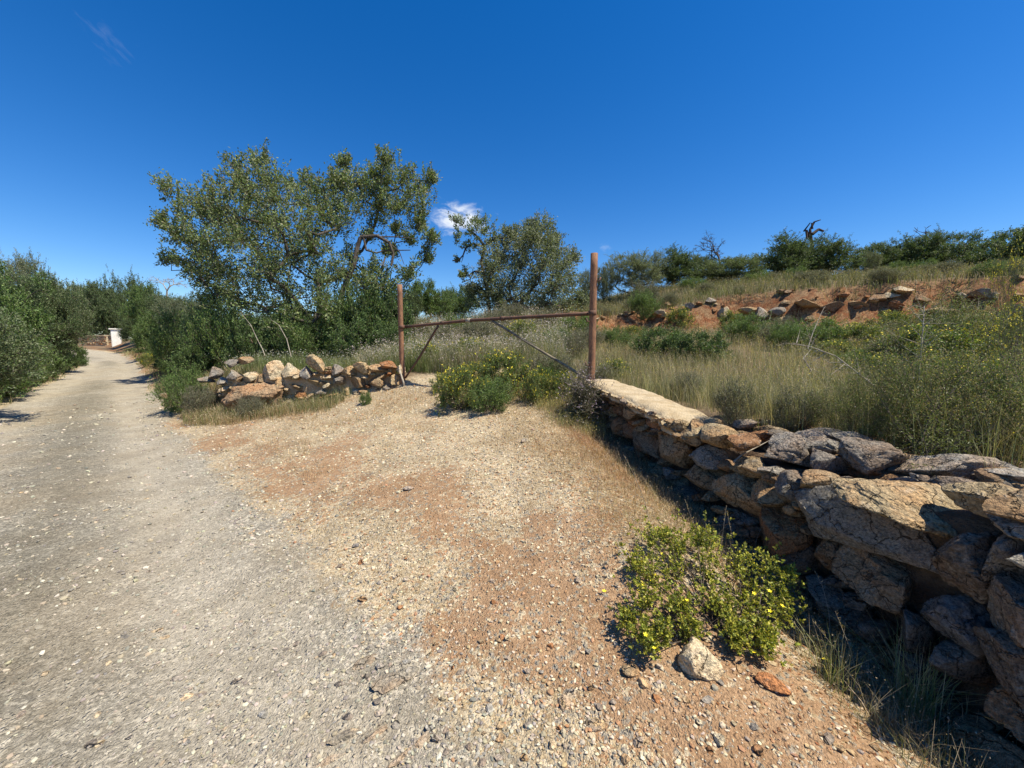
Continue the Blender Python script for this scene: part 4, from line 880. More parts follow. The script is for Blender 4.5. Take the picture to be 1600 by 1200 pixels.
# glossy undergrowth round the almond tree
for i, (px, tp, w, Y) in enumerate([(350, 470, 90, 11.8), (400, 492, 80, 11.2), (455, 478, 90, 11.4), (530, 455, 90, 11.6), (575, 440, 100, 11.8), (610, 450, 80, 12), (480, 500, 80, 11), (560, 495, 90, 10.8), (610, 500, 70, 11), (330, 500, 80, 12.5)]):
    bush_to(B_DARK if i % 3 else B_GRN, 1.0, 1.5, ['green feathery shrub under the far left of the almond crown', 'glossy shrub under the left third of the almond crown', 'glossy shrub below the almond crown centre', 'tall green shrub right of the almond trunk', 'largest glossy shrub under the right half of the almond crown', 'glossy shrub touching the left gate post', 'small feathery shrub in front of the almond trunk', 'glossy shrub above the middle of the boulder wall', 'glossy shrub just left of the left gate post foot', 'feathery shrub above the left end of the boulder wall'][i], px, 0, tp, w, 'undergrowth_shrub', 'undergrowth of the almond tree', Y=Y)
# left verge undergrowth
for i, (px, tp, w, Y) in enumerate([(-20, 530, 110, 9.6), (22, 535, 80, 11.5), (58, 540, 66, 13.3), (88, 548, 50, 16), (118, 558, 28, 19), (-60, 510, 130, 8.8), (-12, 570, 70, 10.2), (40, 570, 50, 12.6), (110, 535, 40, 20)]):
    x, y, z = col_at(px, Y); bush_to([B_DARK, B_GRN][i % 2], 1.0, 1.45, ['glossy shrub of the left hedge cut by the photo edge', 'feathery shrub second from the left edge in the left hedge', 'glossy shrub midway along the left hedge', 'feathery shrub in the left hedge near the bend', 'small dark shrub at the tip of the left hedge', 'large feathery shrub just outside the left edge', 'dark low shrub at the front of the left hedge', 'low feathery shrub spilling on the left verge', 'tiny dark shrub furthest along the left hedge'][i], px, 0, tp, w, 'hedge_shrub', 'hedge shrubs left of the track', Y=Y)
for i, (px, tp, w, Y) in enumerate([(215, 545, 30, 30), (235, 545, 36, 25), (255, 545, 40, 20), (262, 560, 40, 15), (280, 560, 50, 13), (300, 545, 60, 13.5), (270, 520, 60, 19)]):
    bush_to([B_GRN, B_DARK][i % 2], 1.0, 1.45, ['furthest feathery shrub on the right verge by the pillar', 'dark shrub on the right verge inside the bend', 'feathery shrub on the right verge before the bend', 'low dark shrub at the edge of the right verge', 'feathery shrub left of the boulder wall on the right verge', 'dark shrub just above the left end of the boulder wall', 'tall feathery shrub behind the right verge'][i], px, 0, tp, w, 'verge_shrub', 'shrubs on the right verge of the track', Y=Y)
# scattered scrub on the hillside and in the field
ZONES = [(900, 'left of the right gate post'), (990, 'right of the right gate post'), (1080, 'near the dark mastic mound'), (1160, 'below the leafless grey tree'), (1250, 'below the charred dead trunk'), (1340, 'below the ridge dip'), (1420, 'above the smooth grey boulder'), (1500, 'below the dome-shaped tree'), (1590, 'near the right edge'), (9999, 'beyond the right edge')]
k = 0
while k < 110:
    Y = random.uniform(6, 30); px = random.uniform(860, 1700); x, y, z = col_at(px, Y); E_ = y - float(bank_y(x))
    if -1.6 < E_ < .6 or (abs(px - 1060) < 130 and 5 < Y < 14): continue
    pr = random.choice([B_GRY, B_GRY, B_GRN, B_YEL, B_GRY, B_FEA] if E_ < 0 else [B_GRY, B_GRN, B_GRY, B_GRY]); tag_ = {id(B_GRY): 'grey-green', id(B_GRN): 'green', id(B_YEL): 'yellow-dotted', id(B_FEA): 'feathery'}[id(pr)]
    zone = next(b for a, b in ZONES if px < a); dist = 'near the wall' if Y < 10 else 'mid field' if E_ < 0 else 'low on the slope' if E_ < 5 else 'high on the slope'
    sc = random.uniform(.5, 1.1); size = 'small' if sc < .7 else 'medium' if sc < .9 else 'large'
    put_bush(pr, 'scrub_bush', f'{size} {tag_} scrub bush {dist}, {zone}', x, y, sc, group=f'{tag_} scrub ' + ('in the field' if E_ < 0 else 'above the bank'), zs=random.uniform(.6, .95)); k += 1

dupl = {}
for o in COL.objects:
    if o.name.startswith('scrub_bush'): dupl.setdefault(o['label'], []).append(o)
for lb, os_ in dupl.items():
    if len(os_) > 1:
        os_.sort(key=lambda o: o.location.x / o.location.y)
        for i, o in enumerate(os_): o['label'] = lb + (', leftmost' if i == 0 else ', rightmost' if i == len(os_) - 1 else ', ' + ['second', 'third', 'fourth', 'fifth', 'sixth', 'seventh'][min(5, i - 1)] + ' from left')
# foreground bush with trifoliate leaves and small yellow flowers
g = np.random.default_rng(51); x0, y0, z0 = ground(1120, 985)
fb = thing('flowering_bush', 'leafy yellow-green bush with small yellow flowers on the gravel against the wall foot', 'bush', (x0, y0, z0))
cl_ = [(1020, 850, 30), (1062, 862, 34), (1105, 855, 32), (1060, 900, 46), (1110, 905, 46), (1155, 890, 40), (1195, 895, 30), (1225, 905, 20), (1020, 905, 34), (1000, 885, 24), (1010, 945, 36), (1060, 950, 44), (1115, 950, 46), (1165, 935, 44), (1205, 940, 34), (985, 975, 22), (1010, 1000, 24),
       (1040, 990, 26), (1170, 975, 36), (1215, 970, 30), (1190, 1000, 24), (1140, 985, 30), (1090, 850, 24), (1040, 845, 22), (1085, 985, 24), (1020, 1012, 14), (1150, 1005, 20), (1190, 1018, 18), (1075, 960, 40), (1130, 960, 40)]
C = []; Rr = []
for px, py, r in cl_:
    Xg0, Yg0, Zg0 = ground(px, py)
    for dd in (0, .14):
        t = 1.98 + (985 - py) * .0016 - (px - 1110) * .0010 + dd
        t = min(t, Yg0 / raydir(px, py)[1] - .03 - dd * .3)
        C.append(at(px, py, t)); Rr.append(r * t / FPX * 1.0)
C = np.array(C) - np.array([x0, y0, z0]); C[:, 2] = np.maximum(C[:, 2], .03)
V, Q, K = foliage(g, C, np.array(Rr), 12, 9, .001, .001, [(.1, .1, .1)], .5, .4, (0, 0, .05), .0014, (.16, .11, .07))
# leaf rosettes: small whorls of blunt leaves at shoot ends and along shoots
n_ = len(C) * 44; c = np.repeat(C, 44, 0); r = np.repeat(np.array(Rr), 44); d = unit(g.normal(size=(n_, 3)) * .8 + .7 * unit(c - [0, 0, .05]) + [0, 0, .95]); P0 = c + d * (r * (g.uniform(.0, 1.0, n_) + .9 * (g.random(n_) < .12)))[:, None] + g.normal(size=(n_, 3)) * .012
P0[:, 2] = np.maximum(P0[:, 2], .01)
kk_ = 7; P = np.repeat(P0, kk_, 0) + np.repeat(d, kk_, 0) * g.uniform(-.012, .004, (n_ * kk_, 1)); D = unit(np.repeat(d, kk_, 0) * .7 + g.normal(size=P.shape) * .85)
tone = np.repeat(g.uniform(.65, 1.3, n_), kk_)[:, None]
V2, Q2, K2 = leaves(P, D, g, g.uniform(.011, .021, len(P)), g.uniform(.004, .0065, len(P)), pick(g, [(.34, .34, .05), (.22, .25, .04), (.44, .41, .07), (.13, .16, .03)], len(P)) * tone, .3)
tw = tubes(np.concatenate([np.tile([[0, 0, -.02]], (len(C), 1)) + g.normal(size=(len(C), 3)) * [.06, .06, 0], C, np.full((len(C), 1), .004), np.full((len(C), 1), .0016)], 1), 5)
tw2 = tubes(np.concatenate([c[::3], P0[::3], np.full((len(P0[::3]), 1), .0014), np.full((len(P0[::3]), 1), .0007)], 1), 3)
ob('leaves', mk('leaves', V2, quads=Q2, col=K2, mat=M_LEAF, smooth=False), fb)
sv, sq, sk_ = join([(tw[0], tw[1], np.array((.15, .10, .06))), (tw2[0], tw2[1], np.array((.2, .13, .08)))]); ob('stems', mk('stems', sv, quads=sq, mat=M_BARK), fb)
fv = []; fq = []
for i in range(5):
    a = i / 5 * 6.283; ca, sa_ = math.cos(a), math.sin(a); o_ = len(fv)
    for (rr_, ww, zz) in ((0, 0, 0), (.5, .32, .25), (1, .16, .42), (1, -.16, .42), (.5, -.32, .25)): fv.append(((rr_ * ca - ww * sa_) * .009, (rr_ * sa_ + ww * ca) * .009, zz * .009))
    fq += [(o_, o_ + 1, o_ + 2, o_ + 3), (o_, o_ + 3, o_ + 4, o_ + 4)]
tri = []
for i in range(5): o_ = i * 5; tri += [(o_, o_ + 1, o_ + 2), (o_, o_ + 2, o_ + 3), (o_, o_ + 3, o_ + 4)]
FLW = mk('flower', fv, tris=tri, col=np.tile((.85, .70, .02), (25, 1)), mat=M_PETAL, smooth=False)
for i in range(34):
    j = g.integers(0, len(P0)); ob('flower', FLW, fb, tuple(P0[j] + d[j] * .016), (g.uniform(-.6, .6), g.uniform(-.6, .6), g.uniform(0, 6)), (1.1,) * 3)
for (px, py) in ((942, 940), (1286, 1050)):
    X, Yg, Zg = ground(px, py); o = thing('yellow_flower', 'single yellow daisy ' + ('in the bush shadow on the gravel' if px < 1000 else 'low among dry stems near the reddish rock'), 'flower', (X, Yg, Zg))
    v, q_, t_ = path_tube(np.array([[0, 0, -.02], [.004, 0, .02], [.006, 0, .05]]), .0012, 5); ob('stem', mk('stem', v, quads=q_, tris=t_, mat=M_PALE), o); ob('flower_head', FLW, o, (.006, 0, .052), scale=(1.4,) * 3)

# ------------------------------------------------------------------ single plants near the camera
def blade_arrays(g, P, H_, Wd, lean, cols, bend=.5):
    n = len(P); th = g.uniform(0, 2 * np.pi, n); side = np.stack([np.cos(th), np.sin(th), np.zeros(n)], -1); dr = np.stack([-np.sin(th), np.cos(th), np.zeros(n)], -1)
    la = (g.normal(size=(n, 1)) * lean); H_ = H_[:, None]; W2 = Wd[:, None] / 2
    up = np.array([0, 0, 1.]); m_ = P + up * H_ * .5 + dr * la * H_ * .35; tp = P + up * H_ * .95 + dr * la * H_ * (1 + bend * .4)
    V = np.stack([P - side * W2, P + side * W2, m_ + side * W2 * .75, m_ - side * W2 * .75, tp], 1).reshape(-1, 3)
    b = (np.arange(n) * 5)[:, None]; Q = b + np.array([[0, 1, 2, 3]]); T = b + np.array([[3, 2, 4]])
    return V, Q, T, np.repeat(cols, 5, 0)
def tuft(name, label, px, py, n, h, spread, pal, seed, lean=.35, width=.004, cat='grass tuft', stalks=0, part='blades'):
    g = np.random.default_rng(seed); X, Yg, Zg = ground(px, py); o = thing(name, label, cat, (X, Yg, Zg - .01))
    P = np.stack([g.normal(size=n) * spread, g.normal(size=n) * spread, np.zeros(n)], -1)
    V, Q, T, K = blade_arrays(g, P, h * g.uniform(.45, 1.1, n), width * g.uniform(.6, 1.2, n), lean, pick(g, pal, n))
    ob(part, mk(part, V, quads=Q, tris=T, col=K, mat=M_GRASS), o); return o
P_FG = [(.16, .18, .08), (.24, .24, .13), (.12, .14, .05), (.3, .26, .16)]
P_STRAW = [(.42, .34, .2), (.32, .24, .14), (.26, .2, .13), (.5, .42, .28)]
P_PINK = [(.42, .26, .15), (.34, .22, .13), (.50, .36, .22), (.28, .20, .11), (.55, .43, .27), (.26, .26, .11)]
tuft('grass_tuft', 'green and straw grass tuft at the foot of the near wall', 1428, 1112, 260, .36, .035, [(.30, .32, .14), (.42, .40, .22), (.22, .26, .09), (.5, .44, .28)], 61, .5, .0035)  # palette lightened so the tuft looks sunlit in the wall's shade
tuft('grass_tuft', 'thin grey-green tuft right beside the flowering bush', 1300, 1068, 110, .24, .035, [(.28, .28, .14), (.40, .36, .22), (.2, .24, .09)], 62, .5, .003)
tuft('grass_tuft', 'sparse dry tuft near the lower right corner', 1530, 1165, 90, .2, .05, P_STRAW, 63, .6, .003)
tuft('grass_tuft', 'pale dry tuft between the green tuft and the corner', 1370, 1130, 120, .12, .06, P_STRAW, 64, .7, .003)
def stalk(name, label, pts, r, seeds=0, seed=1, off=FRONT + .1, mat_=M_PALE, cat='dry stalk'):
    g = np.random.default_rng(seed); X, Yg, Zg = ground(*pts[0]); base = np.array([X, Yg, Zg]); tY = Yg
    P = []
    for i, (a, b) in enumerate(pts): d = raydir(a, b); P.append(EYE + d * ((tY + .03 * i) / d[1]) - base)
    P = np.array(P); P[0, 2] -= .02; tt_ = np.linspace(0, 1, 20); ts = np.linspace(0, 1, len(P)); S_ = np.stack([np.interp(tt_, ts, P[:, i]) for i in range(3)], -1); S_[1:-1] = (S_[:-2] + S_[1:-1] * 2 + S_[2:]) / 4
    v, q_, t_ = path_tube(S_, r * np.linspace(1, .5, 20), 5); o = thing(name, label, cat, tuple(base)); ob('stem', mk('stem', v, quads=q_, tris=t_, mat=mat_), o)
    if seeds:
        j = g.uniform(.72, 1, seeds); Pp = np.stack([np.interp(j, tt_, S_[:, i]) for i in range(3)], -1); D = unit(np.array([[0, 0, 1.]]) + g.normal(size=(seeds, 3)) * .35)
        V, Q, K = leaves(Pp, D, g, g.uniform(.008, .02, seeds), np.full(seeds, .002), pick(g, P_STRAW, seeds)); ob('seed_head', mk('seed_head', V, quads=Q, col=K, mat=M_GRASS), o)
stalk('dry_stalk', 'tall straw stalk rising straight before the dark block of the near wall', [(1408, 1010), (1402, 950), (1390, 890), (1378, 840), (1372, 800)], .0022, 14, 1)
stalk('dry_stalk', 'thick straw stalk curving right across the near wall', [(1432, 1045), (1437, 970), (1450, 905), (1468, 870), (1492, 846)], .0028, 20, 2)
stalk('dry_stalk', 'short straw stalk just left of the tall straight one', [(1365, 1000), (1368, 950), (1370, 905), (1372, 895)], .0015, 8, 3)
stalk('dry_stalk', 'thin stalk standing between the bush and the brown wall stone', [(1298, 1010), (1296, 960), (1285, 915), (1275, 895)], .0014, 8, 4)
stalk('dry_stalk', 'leaning purple-headed stalk in the wall shadow', [(1022, 850), (1010, 790), (990, 740), (975, 712)], .002, 8, 5)
stalk('dry_stalk', 'upright thin stalk left of the flowering bush', [(935, 800), (933, 760), (938, 720)], .002, 10, 6)
for i, (px, py, hpx, lean) in enumerate([(1125, 880, 90, 10), (1150, 880, 80, -14), (1240, 880, 60, 10), (1090, 850, 70, -20), (1175, 870, 60, 20), (1330, 1060, 90, -60), (1345, 1075, 120, -40), (1390, 1090, 110, 20), (1450, 1110, 90, 30), (1480, 1120, 70, 20)]):
    stalk('wild_stalk', 'pale dry stalk at the near wall foot, ' + ['behind the bush centre', 'behind the bush right part', 'right of the bush top', 'behind the bush left part', 'between bush and orange wall stone', 'leaning far left beside the green tuft', 'long and leaning left over the bush end', 'upright in the green tuft', 'leaning right of the green tuft', 'shortest one right of the green tuft'][i], [(px, py), (px + lean * .4, py - hpx * .5), (px + lean, py - hpx)], .0014, 16, 20 + i); COL.objects[-1]
for o in COL.objects:
    if o.name.startswith('wild_stalk'): o['group'] = 'pale dry stalks along the near wall foot'
# dark dry lavender bush at the wall end
g = np.random.default_rng(71); lb_ = wall_pt(.62, FRONT + .22, 0); X, Yg = lb_[0], lb_[1]; Zg = hz(X, Yg); dl_ = thing('lavender_bush', 'dark dried bush with pale purple heads hanging at the wall end under the post', 'bush', (X, Yg, Zg))
n_ = 420; st = np.stack([g.normal(size=n_) * .085, g.normal(size=n_) * .11, g.uniform(0, .48, n_)], -1); en = st + unit(g.normal(size=(n_, 3)) * .7 + [0, 0, .6]) * g.uniform(.1, .38, (n_, 1)); tv, tq = tubes(np.concatenate([st, en, np.full((n_, 1), .0035), np.full((n_, 1), .0015)], 1), 3)
hv, hq, hk = leaves(np.repeat(en, 3, 0), unit(g.normal(size=(n_ * 3, 3)) + [0, 0, .7]), g, np.full(n_ * 3, .02), np.full(n_ * 3, .005), pick(g, [(.3, .22, .3), (.4, .36, .3), (.2, .17, .13)], n_ * 3))
lv, lq, lk = leaves(st.repeat(5, 0) + g.normal(size=(n_ * 5, 3)) * .03, unit(g.normal(size=(n_ * 5, 3))), g, np.full(n_ * 5, .04), np.full(n_ * 5, .005), pick(g, [(.07, .08, .04), (.05, .05, .03), (.12, .12, .07)], n_ * 5))
V, Q, K = join([(tv, tq, np.array((.16, .14, .11))), (lv, lq, lk)]); ob('stems', mk('stems', V, quads=Q, col=K, mat=M_GRASS), dl_); ob('flower_heads', mk('heads', hv, quads=hq, col=hk, mat=M_PETAL), dl_)
# dead leaf litter
g = np.random.default_rng(77); x, y, t = (lambda n: (lambda l, o_: (a0[0] + u0[0] * l + n0[0] * o_, a0[1] + u0[1] * l + n0[1] * o_, l))(g.uniform(0, 5.2, n), FRONT + .02 + np.abs(g.normal(size=n)) * .33))(9000)
z = H(x, y) + .004; V, Q, K = leaves(np.stack([x, y, z], -1), unit(np.stack([g.normal(size=9000), g.normal(size=9000), g.normal(size=9000) * .25], -1)), g, g.uniform(.008, .022, 9000), g.uniform(.002, .005, 9000), pick(g, [(.30, .18, .09), (.22, .13, .07), (.42, .32, .19), (.34, .15, .07)], 9000))
lt_ = ob('leaf_litter', mk('leaf_litter', V, quads=Q, col=K, mat=M_GRASS, smooth=False)); lt_['kind'] = 'stuff'; lt_['label'] = 'brown dead leaf litter strewn along the near wall foot'; lt_['category'] = 'leaf litter'
# thorny whitish branches
def twigs_along(label, name, pts, t, r, seed, mat_=M_PALE, nside=16, sl=.16, leafy_=0):
    g = np.random.default_rng(seed); P = np.array([at(a, b, t + i * .05) for i, (a, b) in enumerate(pts)]); b0 = P[0].copy(); P -= b0; E = []
    rs_ = r * np.linspace(1, .35, len(P)); E += [np.concatenate([P[i], P[i + 1], [rs_[i], rs_[i + 1]]]) for i in range(len(P) - 1)]
    ends = []
    for _ in range(nside):
        i = g.integers(0, len(P) - 1); f = g.random(); p = P[i] * (1 - f) + P[i + 1] * f; dd = unit(unit(P[i + 1] - P[i]) * .5 + g.normal(size=3) * .8); e = p + dd * sl * g.uniform(.4, 1.2); E.append(np.concatenate([p, e, [r * .4, r * .15]])); ends.append((p, e))
        e2 = e + unit(dd + g.normal(size=3) * .5) * sl * .5; E.append(np.concatenate([e, e2, [r * .15, r * .1]]))
    tv, tq = tubes(np.array(E), 5); o = thing(name, label, 'branch' if name == 'thorny_branch' else 'shrub', tuple(b0)); ob('stem', mk('stem', tv, quads=tq, mat=mat_), o)
    if leafy_:
        a_ = np.array([q[0] for q in ends]); b_ = np.array([q[1] for q in ends]); f = g.random((len(a_), leafy_, 1)); L_ = (a_[:, None] * (1 - f) + b_[:, None] * f).reshape(-1, 3) + g.normal(size=(len(a_) * leafy_, 3)) * .012
        V, Q, K = leaves(L_, unit(g.normal(size=L_.shape)), g, np.full(len(L_), .02), np.full(len(L_), .0025), pick(g, [(.10, .13, .04), (.14, .16, .06)], len(L_))); ob('leaves', mk('leaves', V, quads=Q, col=K, mat=M_LEAF), o)
twigs_along('long whitish thorny branch arching left over the field shrubs', 'thorny_branch', [(1408, 700), (1400, 665), (1385, 630), (1370, 606), (1330, 575), (1305, 556), (1270, 543), (1238, 536)], 3.2, .009, 81, nside=30)
twigs_along('upright whitish stem with leafy tip right of the thorny branch', 'whitish_stem_shrub', [(1432, 690), (1430, 640), (1436, 590), (1440, 540), (1443, 500), (1444, 478)], 3.6, .009, 82, nside=34, sl=.2, leafy_=16)
twigs_along('thin whitish twig pair above the thorny branch tip', 'thorny_branch', [(1262, 545), (1270, 520), (1282, 492), (1288, 480)], 5.0, .006, 83, nside=14)
twigs_along('whitish twig left of the thin twig pair', 'thorny_branch', [(1268, 580), (1255, 560), (1268, 545)], 3.8, .005, 84, nside=12)
twigs_along('dark green sprawling twiggy shrub rooted by the smooth grey boulder', 'feathery_twig_shrub', [(1440, 752), (1446, 720), (1440, 690), (1452, 650), (1490, 610)], 2.2, .007, 85, M_BARK, 50, .26, 44)
twigs_along('second sprawling twiggy shrub crossing the smooth grey boulder', 'feathery_twig_shrub', [(1428, 752), (1455, 742), (1478, 722), (1500, 712), (1540, 690)], 2.1, .006, 86, M_BARK, 40, .22, 44)
twigs_along('bent dead stick leaning on the broken wall top', 'dead_stick', [(1146, 722), (1160, 710), (1180, 700), (1214, 682)], 2.75, .007, 87, M_PALE, 2, .1)
for i, pts in enumerate([[(455, 558), (448, 530), (436, 508), (424, 500)], [(414, 556), (410, 545), (402, 530), (392, 508), (376, 488)]]):
    twigs_along(['pale bowed stalk in the grass left of the boulder wall', 'longer pale bowed stalk beside the almond tree shade'][i], 'bowed_stalk', pts, 8.6, .011, 90 + i, M_PALE, 2, .06)

# ------------------------------------------------------------------ grasses (uncountable)
def region_cloud(g, n, tmin, tmax, amin=-62, amax=62):
    t = np.exp(g.uniform(math.log(tmin), math.log(tmax), n)); a = np.radians(g.uniform(amin, amax, n)); return t * np.sin(a), t * np.cos(a), t
def grass(name, label, x, y, t, h, w, lean, pal, seed, keep, tips=None):
    g = np.random.default_rng(seed); m_ = g.random(len(x)) < keep; x, y, t = x[m_], y[m_], t[m_]; n = len(x)
    z = H(x, y) - .02; hh = h * g.uniform(.45, 1.2, n) * (.7 + .6 * (fbm(x * .8 + seed, y * .8) * .5 + .5)); ww = w * np.maximum(1, t / 4) ** .75 * g.uniform(.6, 1.3, n)
    patch = (fbm(x * .6 + seed * 3, y * .6) * .5 + .5)[:, None]; pal = np.array(pal, float); i = np.clip((patch[:, 0] * .7 + g.random(n) * .6 - .15) * len(pal), 0, len(pal) - 1).astype(int)
    cols = pal[i] * (g.uniform(.55, 1.3, (n, 1)) + .5 * (g.random((n, 1)) < .08))
    V, Q, T, K = blade_arrays(g, np.stack([x, y, z], -1), hh, ww, lean, cols)
    if tips is not None:
        k = g.random(n) < tips[0]; top = V.reshape(-1, 5, 3)[k, 4]; nn = len(top)
        lv, lq, lk = leaves(np.repeat(top, 2, 0), unit(g.normal(size=(nn * 2, 3)) + [0, 0, 1.2]), g, np.repeat(ww[k], 2) * 3.2, np.repeat(ww[k], 2) * .8, pick(g, tips[1], nn * 2))
        Q = np.concatenate([Q, lq + len(V)]); V = np.concatenate([V, lv]); K = np.concatenate([K, lk])
    o = ob(name, mk(name, V, quads=Q, tris=T, col=K, mat=M_GRASS)); o['kind'] = 'stuff'; o['label'] = label; o['category'] = 'grass'; return n
g = np.random.default_rng(5); tot = 0
def sdB(x, y): d, s = seg_dist(x, y, B_LINE); return d * s
# field behind the right wall and inside the gate
x, y, t = region_cloud(g, 150000, 2.0, 24, -30, 62); sd = sdB(x, y); E_ = y - bank_y(x); phi = np.arctan2(x, y); drive_in = .8 * np.exp(-((x + 1.2) / .9) ** 2 - ((y - 7.3) / .7) ** 2)
dR, _ = seg_dist(x, y, WALL_R)
D_ = .531 * x + .849 * y
okf = (sd > .35) & (E_ < -.5) & ((phi > .16) | (D_ > 6.2)) & (dR > .36) & ~((y < 3.0) & (dR < .9))
clump = ss((fbm(x * 1.6, y * 1.6 + 40) + .55) / .7)
tot += grass('field_grass', 'grey-green and straw meadow grass covering the field behind the near wall', x, y, t, .36, .0032, .4, [(.15, .17, .07), (.21, .21, .11), (.28, .26, .16), (.19, .19, .10), (.40, .33, .20), (.28, .21, .13)], 1, okf * (.25 + .75 * clump) * (1 - drive_in) * (1 - .45 * ss((-phi + .1) / .1)), (.25, [(.34, .28, .2), (.4, .34, .24), (.3, .24, .26), (.5, .42, .1)]))
x, y, t = region_cloud(g, 16000, 2.4, 20, -22, 62); sd = sdB(x, y); E_ = y - bank_y(x)
tot += grass('field_flowers', 'scattered thin stems tipped with tiny yellow, white and mauve flowers in the field', x, y, t, .5, .0022, .3, [(.26, .28, .13), (.36, .32, .18)], 14, (sd > .5) * (E_ < -.4) * .5 * ss((fbm(x * 1.2 + 3, y * 1.2 + 7) + .3) / .4), (.9, [(.75, .62, .06), (.70, .68, .58), (.5, .36, .5), (.62, .5, .3)]))
x, y, t = region_cloud(g, 90000, 4.6, 9, -12, 14); sd = sdB(x, y)
gw = ss((sd + .75 + .45 * fbm(x * 2.2, y * 2.2)) / .5) * ss((x + 1.3 + .5 * fbm(x * 1.5 + 9, y * 1.5)) / .6) * (sd < .6)
tot += grass('gateway_weeds', 'green and straw weeds spreading round the shrubs in the gateway', x, y, t, .19, .0030, .55, [(.20, .22, .09), (.28, .27, .12), (.40, .32, .2), (.32, .22, .13), (.16, .19, .07)], 15, gw * .8, (.3, [(.55, .48, .3), (.6, .52, .12)]))
# grey-purple dry stems inside the gate
x, y, t = region_cloud(g, 90000, 8.0, 18, -22, 8); okl = (sdB(x, y) > .6) & (y - bank_y(x) < -.4)
tot += grass('dry_lavender', 'dense grey-purple dry flower stems filling the slope inside the gate', x, y, t, .60, .0042, .34, [(.30, .25, .17), (.36, .30, .24), (.17, .19, .09), (.22, .24, .12), (.30, .26, .22)], 2, okl * (.06 + .94 * ss((fbm(x * 2.3 + 9, y * 2.3) + .15) / .45)) * .8, (.4, [(.62, .53, .53), (.5, .42, .46), (.62, .56, .44)]))
# hillside above the bank
x, y, t = region_cloud(g, 110000, 12, 45, -5, 64); E_ = y - bank_y(x)
tot += grass('hillside_grass', 'olive and brown rough grass on the slope above the red bank', x, y, t, .40, .0048, .4, [(.16, .18, .075), (.21, .21, .11), (.14, .155, .065), (.27, .23, .15), (.2, .17, .12)], 3, (E_ > .25) * (x > -.5) * 1.0, (.3, [(.22, .19, .12), (.18, .17, .1)]))
# crest and ledge wisps on the bank itself
x, y, t = region_cloud(g, 60000, 12, 26, 2, 62); E_ = y - bank_y(x)
tot += grass('bank_grass', 'brown dry grass wisps hanging on the red bank', x, y, t, .34, .0042, .5, [(.2, .15, .09), (.13, .13, .06), (.26, .2, .13)], 4, (np.abs(E_) < .8) * ss((fbm(x * 1.1 + 5, y * 1.1) + .1) / .5) * .55)
# behind the left wall, green
x, y, t = region_cloud(g, 90000, 7.2, 22, -52, -12); sd = sdB(x, y)
tot += grass('green_grass', 'tall green grass behind the low boulder wall', x, y, t, .48, .0038, .35, [(.12, .165, .05), (.15, .19, .065), (.19, .20, .10), (.26, .24, .14)], 5, (sd > .45) * .95, (.2, [(.3, .27, .18), (.5, .5, .45)]))
# verges of the track
x, y, t = region_cloud(g, 150000, 4, 45, -64, -22); r, s = road_rs(x, y); rL, rR = road_edges(s)
edge = fbm(x * 1.4, y * 1.4) * .3
okv = (((rL - r) > .05 + edge) & ((rL - r) < 5))
tot += grass('left_verge_grass', 'green and straw grass on the left verge of the track', x, y, t, .26, .0034, .45, [(.13, .17, .05), (.17, .21, .07), (.28, .25, .14), (.36, .28, .17)], 6, okv * (.45 + .55 * ss((rL - r) / .8)))
okr = (r - rR > .15 + edge) & (sdB(x, y) < .5) & ((s > 9.0) | ((y > 6.9 - (x + 5) * .12) & (x < -3.2)))
tot += grass('right_verge_grass', 'grey-green and brown grass on the right verge of the track', x, y, t, .27, .0034, .45, [(.17, .19, .08), (.23, .22, .12), (.14, .17, .06), (.32, .25, .15), (.36, .26, .17)], 7, okr * 1.)
# low pinkish dry cover on the drive edges
x, y, t = region_cloud(g, 230000, 2.0, 12, -52, 34); r, s = road_rs(x, y); rL, rR = road_edges(s); dR, _ = seg_dist(x, y, WALL_R); dL, _ = seg_dist(x, y, WALL_L); sd = sdB(x, y)
near_w = ss((1.35 + .5 * ss((y - 3.3) / 1.2) - dR + .35 * fbm(x * 1.5, y * 1.5)) / .6) * ss((y - 1.9) / 1.0); near_l = ss((1.35 - dL + .4 * fbm(x * 1.5, y * 1.5)) / .5) * ss((-2.7 - x) / 1.2)
spots = ss((fbm(x * 1.8 + 12, y * 1.8) - .12) / .2) * ss((y - 3.2) / 1.2) * .45
spots = np.maximum(spots, .75 * ss((fbm(x * 1.5 + 2, y * 1.5) + .15) / .4) * ss((y - 5.2) / .8) * (r > 1.2))
tot += grass('dry_ground_cover', 'low pinkish brown dry annual grass along the edges of the gravel drive', x, y, t, .085, .0026, .7, P_PINK, 8, (sd < .1) * (r > .5) * np.clip(near_w + near_l + spots, 0, 1), (.35, [(.5, .42, .3), (.4, .28, .2)]))
x, y, t = region_cloud(g, 120000, 6, 12, -56, -20); r, s = road_rs(x, y); rL, rR = road_edges(s); dL, _ = seg_dist(x, y, WALL_L); sd = sdB(x, y)
tot += grass('brown_verge_grass', 'brownish dry grass in front of the low boulder wall beside the track', x, y, t, .15, .0028, .6, [(.40, .28, .17), (.30, .23, .13), (.24, .23, .11), (.46, .36, .22)], 12, (sd < .05) * (r - rR > .1 + .25 * fbm(x * 2, y * 2)) * ss((.95 - dL + .4 * fbm(x * 1.6, y * 1.6)) / .4) * ss((-3.6 - x) / .8), (.3, [(.5, .42, .3)]))
